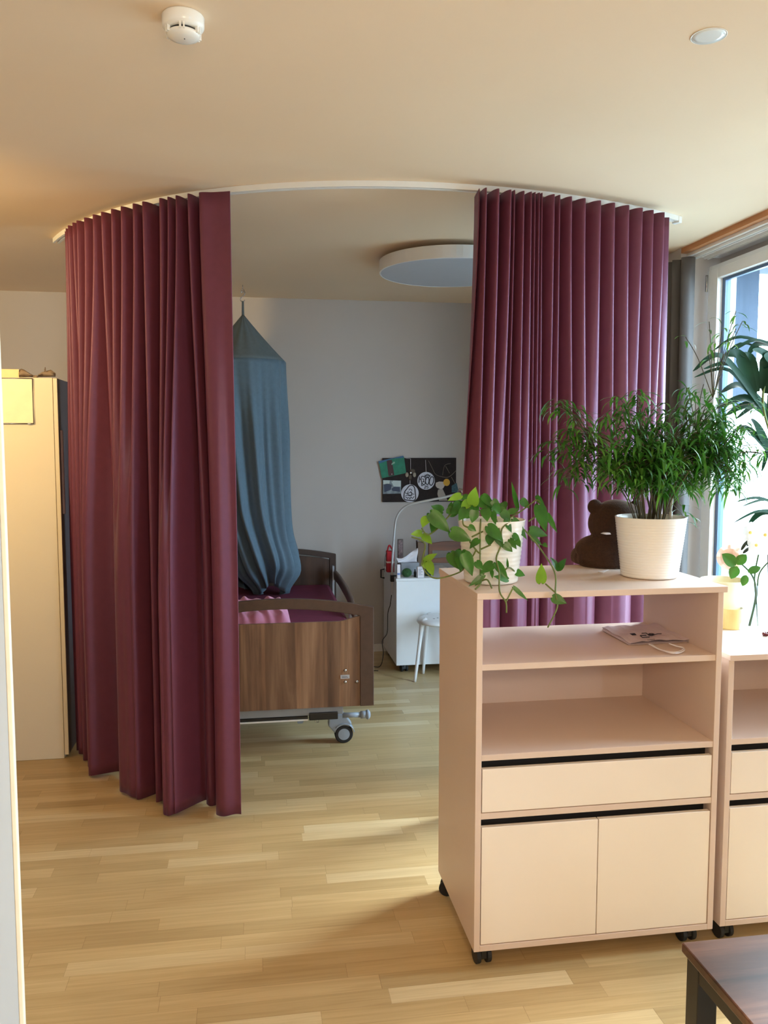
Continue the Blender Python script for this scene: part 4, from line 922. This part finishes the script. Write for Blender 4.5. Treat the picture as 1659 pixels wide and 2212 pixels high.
# brown paper roll / bag
a = N3(903, 1172, NY0+.24); b = N3(918, 1200, NY0+.24)
pb = thing('paper_sack', ((a.x+b.x)/2, NY0+.26, NT), 'upright brown paper sack with dark rim behind the tissue box', 'paper sack')
build('sack', MB().grid([[Vector((x, y, z)) for x, y in ((a.x, NY0+.24), (b.x, NY0+.24), (b.x, NY0+.3), (a.x, NY0+.3))] for z in (NT+.001, lerp(NT, a.z, .5), a.z)], close=True), M('brown_kraft', (120, 100, 84), .8), pb, solid=.001)
build('contents', MB().tube([(a.x+.008, NY0+.27, NT+.02), (a.x-.004, NY0+.27, a.z+.012)], .006, 8).tube([(b.x-.012, NY0+.27, NT+.02), (b.x-.008, NY0+.27, a.z+.004)], .007, 8), M('dark_brown_stick', (60, 42, 34), .7), pb)

# ================================================================== BROWN CHAIR BEHIND
CY_ = 6.0
c0 = N3(926, 1170, CY_); c1 = N3(1010, 1170, CY_)
xa, xb = c0.x, c0.x+.42
chr_ = thing('chair', ((xa+xb)/2, CY_-.1, 0), 'brown wooden ladder back chair behind the bedside cabinet, half hidden by leaves', 'chair')
xa = max(xa, NX0+.30)
xa2 = NX1 + .02
def rung(za, zb_, wave):
    rows = []
    for i in range(21):
        t = i/20; x = lerp(c0.x, c0.x+.46, t); w_ = wave*math.sin(t*math.pi*2.2-.8)
        rows.append([Vector((x, CY_, za-w_*.4)), Vector((x, CY_, zb_+w_)), Vector((x, CY_+.018, zb_+w_)), Vector((x, CY_+.018, za-w_*.4))])
    return MB().grid(rows, close=True)
build('top_rail', rung(N3(950, 1189, CY_).z, N3(950, 1172, CY_).z, .008), m_chair, chr_, bevel=.002)
build('middle_rail', rung(N3(950, 1216, CY_).z, N3(950, 1206, CY_).z, .006), m_chair, chr_, bevel=.002)
zt2 = N3(930, 1174, CY_).z
for x in (c0.x-.0, c0.x+.44): build('back_post', MB().box(x, CY_-.004, NT+.002 if x < NX1 else 0, x+.028, CY_+.024, zt2), m_chair, chr_, bevel=.003)
# (the seat and legs stand to the right of the cabinet, hidden from here)
build('seat', MB().box(NX1+.03, CY_-.42, .43, NX1+.46, CY_+.02, .455), m_chair, chr_, bevel=.004)
for (x, y) in ((NX1+.04, CY_-.41), (NX1+.42, CY_-.41), (NX1+.42, CY_-.01), (NX1+.04, CY_-.01)): build('leg', MB().box(x, y, 0, x+.032, y+.03, .43), m_chair, chr_, bevel=.003)

# ================================================================== WHITE STOOL
lp_ = at(896, 1473, 'z', 0); STY = lp_.y
szt = .44; sc_ = at(952, 1338, 'z', szt)
SX, SY = sc_.x+.02, STY+.02
stool = thing('stool', (SX, SY, 0), 'white plastic stool with flared legs beside the bedside cabinet, cut off by the shelf unit', 'stool')
hw = SX - lp_.x - .03
rows = []
NS = 48
prof = [(0, .440), (.10, .440), (.135, .437), (.158, .428), (.166, .415), (.163, .405), (.15, .418), (.12, .428), (0, .430)]
sm_ = MB(); sm_.lathe(prof, (SX, SY, 0), 48)
build('seat', sm_, m_white, stool, smooth=True)
hl = MB()
for k in range(5): hl.lathe([(0, .4408), (.007, .4408), (.007, .4400), (0, .44)], (SX-.06+.03*k, SY-.05+.02*(k % 2), 0), 12)
build('seat_hole', hl, M('grey_hole', (120, 126, 132), .7), stool)
for (sx2, sy2) in ((-1, -.35), (1, -.35), (-.5, 1), (.5, 1)):
    d = Vector((sx2, sy2, 0)).normalized(); t_ = Vector((SX, SY, 0)) + d*.148; b_ = Vector((SX, SY, 0)) + d*.195
    if sx2 == -1: b_ = Vector((lp_.x, lp_.y, 0))
    P2 = [(t_.x-d.x*.03, t_.y-d.y*.03, .432), (t_.x, t_.y, .41), (lerp(t_.x, b_.x, .25), lerp(t_.y, b_.y, .25), .32), (b_.x, b_.y, 0)]
    cur = spline(P2, 6); build('leg', MB().tube(cur, [lerp(.022, .010, i/(len(cur)-1)) for i in range(len(cur))], 12), m_white, stool, smooth=True)

# ================================================================== PINBOARD
PYW = YB - .0005; PT = .018; FY = PYW - PT
a = at(826.5, 989.5, 'y', FY); b = at(985, 1083, 'y', FY)
build('pinboard', MB().box(a.x, FY, b.z, b.x, PYW, a.z), m_cork, bevel=.002, label='dark brown rectangular pinboard hanging on the back wall', cat='pinboard')
def Bp(zx, zy, k=1): return at(815 + zx/9.217, 980 + zy/9.217, 'y', FY - .0012*k)
def Bs(px): return px/9.217*FY/F_PX*1.0
g = thing('greeting_card', Bp(300, 270), 'green card with a brown stripe pinned at the top left of the pinboard', 'card')
build('card', MB().prism([Bp(30, 165), Bp(530, 55), Bp(575, 385), Bp(90, 490)], (0, -.0012, 0)), M('green_card', (22, 120, 92), .6, var=.2, scale=30), g)
build('stripe', MB().prism([Bp(185, 130, 2.1), Bp(290, 125, 2.1), Bp(340, 430, 2.1), Bp(225, 450, 2.1)], (0, -.0006, 0)), M('brown_stripe', (74, 46, 48), .7), g)
build('sky_band', MB().prism([Bp(22, 150, 2.3), Bp(520, 40, 2.3), Bp(522, 85, 2.3), Bp(320, 95, 2.3), Bp(30, 200, 2.3)], (0, -.0004, 0)), M('blue_band', (60, 104, 140), .7), g)
build('fleck', MB().prism([Bp(280, 205, 3), Bp(335, 155, 3), Bp(355, 185, 3), Bp(285, 225, 3)], (0, -.0004, 0)), M('pale_green_fleck', (140, 180, 160), .7), g)
build('pin', MB().ball(Bp(290, 408, 4), .0035, 10, 8), m_paper, g, smooth=True)
g = thing('photograph', Bp(290, 660), 'small landscape photograph pinned at the lower left of the pinboard', 'photograph')
build('print', MB().prism([Bp(112, 525), Bp(475, 535), Bp(472, 795), Bp(112, 800)], (0, -.0008, 0)), M('grey_photo', (120, 132, 140), .4, var=.4, scale=26), g)
build('sky_patch', MB().prism([Bp(118, 530, 2), Bp(250, 535, 2), Bp(240, 600, 2), Bp(120, 608, 2)], (0, -.0003, 0)).prism([Bp(270, 538, 2), Bp(468, 540, 2), Bp(466, 655, 2), Bp(330, 660, 2)], (0, -.0003, 0)), M('pale_sky', (190, 204, 204), .5), g)
build('dark_shape', MB().prism([Bp(130, 620, 2), Bp(200, 590, 2), Bp(290, 620, 2), Bp(270, 720, 2), Bp(140, 770, 2)], (0, -.0003, 0)).prism([Bp(280, 700, 2.2), Bp(340, 655, 2.2), Bp(450, 665, 2.2), Bp(455, 760, 2.2), Bp(300, 740, 2.2)], (0, -.0003, 0)), M('navy_shape', (56, 66, 90), .6), g)
build('pin', MB().ball(Bp(292, 548, 3), .0035, 10, 8), m_black, g, smooth=True)
def disc(cx, cy, r, label):
    c = Bp(cx, cy, 3); rr = r/9.217*c.y/F_PX/1.0
    g = thing('ornament', c, label, 'ornament', 'round white ornaments on the pinboard')
    build('disc', MB().lathe([(0, 0), (rr, 0), (rr, .003), (0, .003)], c, 48, M_=Matrix.Rotation(math.pi/2, 3, 'X')), M('pale_disc', (206, 208, 220), .6), g)
    return g
def ink(g, polys, wd=.0022, nm='drawing', kz=6):
    m = MB()
    for cl_, pts in polys:
        P = [Bp(x, y, kz) for x, y in pts]; m.tube(spline(P, 4, closed=cl_), wd, 6, closed=cl_)
    build(nm, m, m_ink, g)
g = disc(648, 788, 180, 'white round ornament with a dark bell shaped drawing, lower middle of the pinboard')
ink(g, [(True, [(640, 640), (700, 632), (742, 680), (755, 780), (762, 890), (720, 935), (640, 928), (545, 912), (530, 850), (545, 760), (590, 700)])], .0036)
ink(g, [(False, [(630, 730), (645, 705), (680, 715), (690, 740)]), (False, [(560, 770), (580, 800), (620, 790), (660, 770), (700, 800), (735, 810)]), (False, [(550, 850), (600, 830), (650, 840), (700, 820)]), (False, [(560, 880), (590, 870), (600, 895), (630, 870), (650, 905), (670, 860), (700, 890), (735, 850)]), (False, [(620, 750), (600, 800), (660, 830), (690, 790), (660, 750)])], .0024, 'scribble')
build('hanger', MB().tube([Bp(652, 620, 4), Bp(652, 530, 4)], .0014, 6), m_paper, g)
g = disc(970, 540, 180, 'white round ornament marked 100 and 25, centre of the pinboard')
ink(g, [(False, [(838, 455), (836, 520), (828, 580)]), (True, [(905, 450), (950, 470), (960, 540), (945, 610), (905, 605), (875, 540), (875, 470)]), (True, [(985, 480), (1020, 480), (1030, 540), (1010, 610), (975, 600), (960, 540)]), (True, [(1080, 460), (1120, 480), (1120, 560), (1080, 630), (1040, 600), (1045, 520)])], .0034)
ink(g, [(False, [(950, 420), (960, 460), (1040, 460), (1050, 420)]), (False, [(955, 445), (1000, 410), (1045, 445)]), (False, [(965, 435), (1035, 435)]), (False, [(845, 500), (870, 520)]), (False, [(880, 590), (885, 640), (930, 615)]), (False, [(895, 500), (925, 515), (920, 550), (935, 570)]), (False, [(900, 560), (940, 555)])], .0028, 'crown')
ink(g, [(False, [(935, 645), (965, 640), (960, 665), (932, 690), (970, 688)]), (False, [(1015, 640), (985, 642), (982, 662), (1010, 662), (1012, 685), (980, 690)])], .0022, 'number')
build('hanger', MB().tube([Bp(972, 362, 4), Bp(960, 125, 4)], .0016, 6), m_paper, g)
g = thing('flower_ornament', Bp(665, 400), 'brown and cream petal ornament on a string at the top of the pinboard', 'ornament')
pm = MB()
for (x, y, rx_, rz_) in ((590, 420, 34, 50), (740, 420, 34, 50)):
    pm.ball(Bp(x, y, 4), (Bs(rx_)*1.0, .004, Bs(rz_)), 14, 8)
build('petal', pm, M('cream_petal', (160, 150, 134), .7), g, smooth=True)
build('body', MB().ball(Bp(700, 350, 4), (Bs(60), .004, Bs(50)), 14, 8).ball(Bp(655, 470, 4), (Bs(38), .004, Bs(55)), 14, 8), M('brown_petal', (84, 72, 58), .7), g, smooth=True)
build('button', MB().ball(Bp(663, 382, 8), (Bs(24), .004, Bs(24)), 14, 8), m_chrome, g, smooth=True)
build('hanger', MB().tube([Bp(663, 370, 4), Bp(662, 100, 4), Bp(560, 85, 4)], .0016, 6), m_paper, g)
g = thing('cutout_figure', Bp(1260, 720), 'plain white paper cutout with a yellow disc at the lower right of the pinboard', 'paper cutout')
build('head', MB().prism([Bp(1165, 580), Bp(1230, 555), Bp(1320, 560), Bp(1350, 620), (Bp(1310, 690)), Bp(1260, 710), Bp(1190, 680), Bp(1160, 640)], (0, -.002, 0)), M('pale_paper', (196, 186, 178), .7), g)
build('body', MB().prism([Bp(1210, 715), Bp(1300, 700), Bp(1350, 810), Bp(1400, 935), Bp(1230, 935), Bp(1195, 800)], (0, -.002, 0)), M('pale_paper_body', (170, 160, 150), .7), g)
build('disc', MB().prism([Bp(1380+65*math.cos(k*.3142), 572+72*math.sin(k*.3142), 3) for k in range(20)], (0, -.0015, 0)), M('yellow_disc', (210, 160, 40), .6), g)
g = thing('twig_garland', Bp(1300, 400), 'pale string and twig garland strung across the upper right of the pinboard', 'garland')
tw = MB()
for pts in ([(1020, 140), (1100, 300), (1160, 410), (1290, 460), (1430, 460), (1575, 330)], [(1460, 195), (1340, 240), (1300, 430)], [(1360, 250), (1440, 390)], [(1475, 465), (1550, 600)]): tw.tube(spline([Bp(x, y, 3) for x, y in pts], 5), .0016, 6)
build('string', tw, M('pale_twine', (140, 126, 112), .8), g)
build('teal_paper', MB().prism([Bp(1480, 640), Bp(1580, 580), Bp(1625, 780), Bp(1480, 770)], (0, -.002, 0)), M('teal_paper', (60, 96, 108), .7, var=.3, scale=80), g)

# ================================================================== WARDROBE
WX1, WY, WD = -.957, 4.385, .62
WZ = at(100, 816, 'y', WY).z
wr = thing('wardrobe', (WX1-.3, WY+.3, 0), 'tall cream wardrobe standing left of the curtain, doors facing right', 'wardrobe')
build('body', MB().box(WX1-.60, WY, 0.001, WX1-.022, WY+WD, WZ), m_cream, wr, bevel=.0015)
build('door', MB().box(WX1-.0195, WY, .02, WX1, WY+.012, WZ-.002), m_cream, wr, bevel=.001, label='cream door edge')
build('door', MB().box(WX1-.0195, WY+.0125, .02, WX1, WY+WD, WZ-.002), m_wdoor, wr, bevel=.001, label='door front with its shade painted dark grey')
hz1 = at(142, 930, 'y', WY+.1).z; hz0 = at(146, 1108, 'y', WY+.1).z
build('handle', MB().box(WX1+.0005, WY+.03, hz0, WX1+.012, WY+.05, hz1), m_mauve, wr, bevel=.002)
# hanging sign pocket on the side panel
a = at(2, 817, 'y', WY-.01); b = at(73, 915, 'y', WY-.01)
sg = thing('sign_holder', (b.x-.12, WY, a.z), 'clear wire framed holder with pale sheet hung on the wardrobe side', 'sign holder')
fx0 = b.x - .30
build('sheet', MB().box(fx0, WY-.008, b.z+.003, b.x-.003, WY-.006, a.z-.002), M('yellow_cream_sheet', (240, 230, 196), .5), sg)
build('wire_frame', MB().tube([(fx0, WY-.008, a.z), (b.x, WY-.008, a.z), (b.x+.0, WY-.008, b.z), (fx0, WY-.008, b.z)], .003, 8), m_chrome, sg, smooth=True)
build('lower_bar', MB().box(b.x-.028, WY-.012, b.z-.004, b.x-.014, WY-.001, b.z+.004), m_chrome, sg)
# on the wardrobe: a cream box and a bow
a = at(8, 797, 'y', WY+.05); b = at(41, 797, 'y', WY+.05)
build('storage_box', MB().box(b.x-.25, WY+.05, WZ+.0005, b.x, WY+.25, a.z), M('cream_carton', (236, 214, 166), .7), bevel=.003, label='low cream box lying on top of the wardrobe', cat='box')
bow = thing('fabric_bow', at(75, 810, 'y', WY+.04), 'sheer brownish fabric bow lying on top of the wardrobe', 'bow')
m_tulle = M('brown_tulle', (176, 156, 138), .9, trans=0.4)
for nm, cols in (('left_loop', [(72, 811, 814), (62, 806, 814), (52, 799, 813.5), (45, 797, 812), (41, 803, 813)]), ('right_loop', [(82, 810, 814), (92, 804, 814), (100, 802, 813.5), (110, 799, 813), (120, 806, 813)])):
    rows = []
    for i, (px, y0_, y1_) in enumerate(cols):
        rows.append([at(px, lerp(y1_, y0_, t), 'y', WY+.04+.02*math.sin(t*5+i)) for t in (0, .25, .5, .75, 1)])
    build('loop', MB().grid(rows), m_tulle, bow, smooth=True, solid=.003)
build('tail', MB().grid([[at(95, 806, 'y', WY+.03), at(101, 807, 'y', WY+.035)], [at(96, 800, 'y', WY+.03), at(99, 800, 'y', WY+.035)], [at(97, 793, 'y', WY+.03), at(98, 793, 'y', WY+.035)]]), m_tulle, bow, solid=.002)
k_c = at(77, 812, 'y', WY+.04); build('knot', MB().ball((k_c.x, k_c.y, WZ+.008), (.013, .011, .0075), 12, 8), m_tulle, bow, smooth=True)

# ================================================================== COFFEE TABLE
TZ = .45
tc = at(1470, 2035, 'z', TZ); te = at(1624, 2212, 'z', TZ)
TX, TY = tc.x+.002, tc.y
tb = thing('coffee_table', (TX+.4, TY-.4, 0), 'dark walnut coffee table with black steel legs in the lower right corner', 'coffee table')
build('tabletop', MB().box(TX, TY-1.0, TZ-.024, TX+.75, TY, TZ), m_table, tb, bevel=.004)
m_steel = M('black_steel', (30, 27, 26), .45, var=.1)
for (x, y) in ((TX+.01, TY-.06), (TX+.69, TY-.06), (TX+.01, TY-.99), (TX+.69, TY-.99)): build('leg', MB().box(x, y, .0, x+.05, y+.05, TZ-.0245), m_steel, tb, bevel=.002)
build('apron', MB().box(TX+.012, TY-.94, TZ-.065, TX+.032, TY-.06, TZ-.0245).box(TX+.718, TY-.94, TZ-.065, TX+.738, TY-.06, TZ-.0245).box(TX+.06, TY-.035, TZ-.065, TX+.69, TY-.015, TZ-.0245), m_steel, tb)
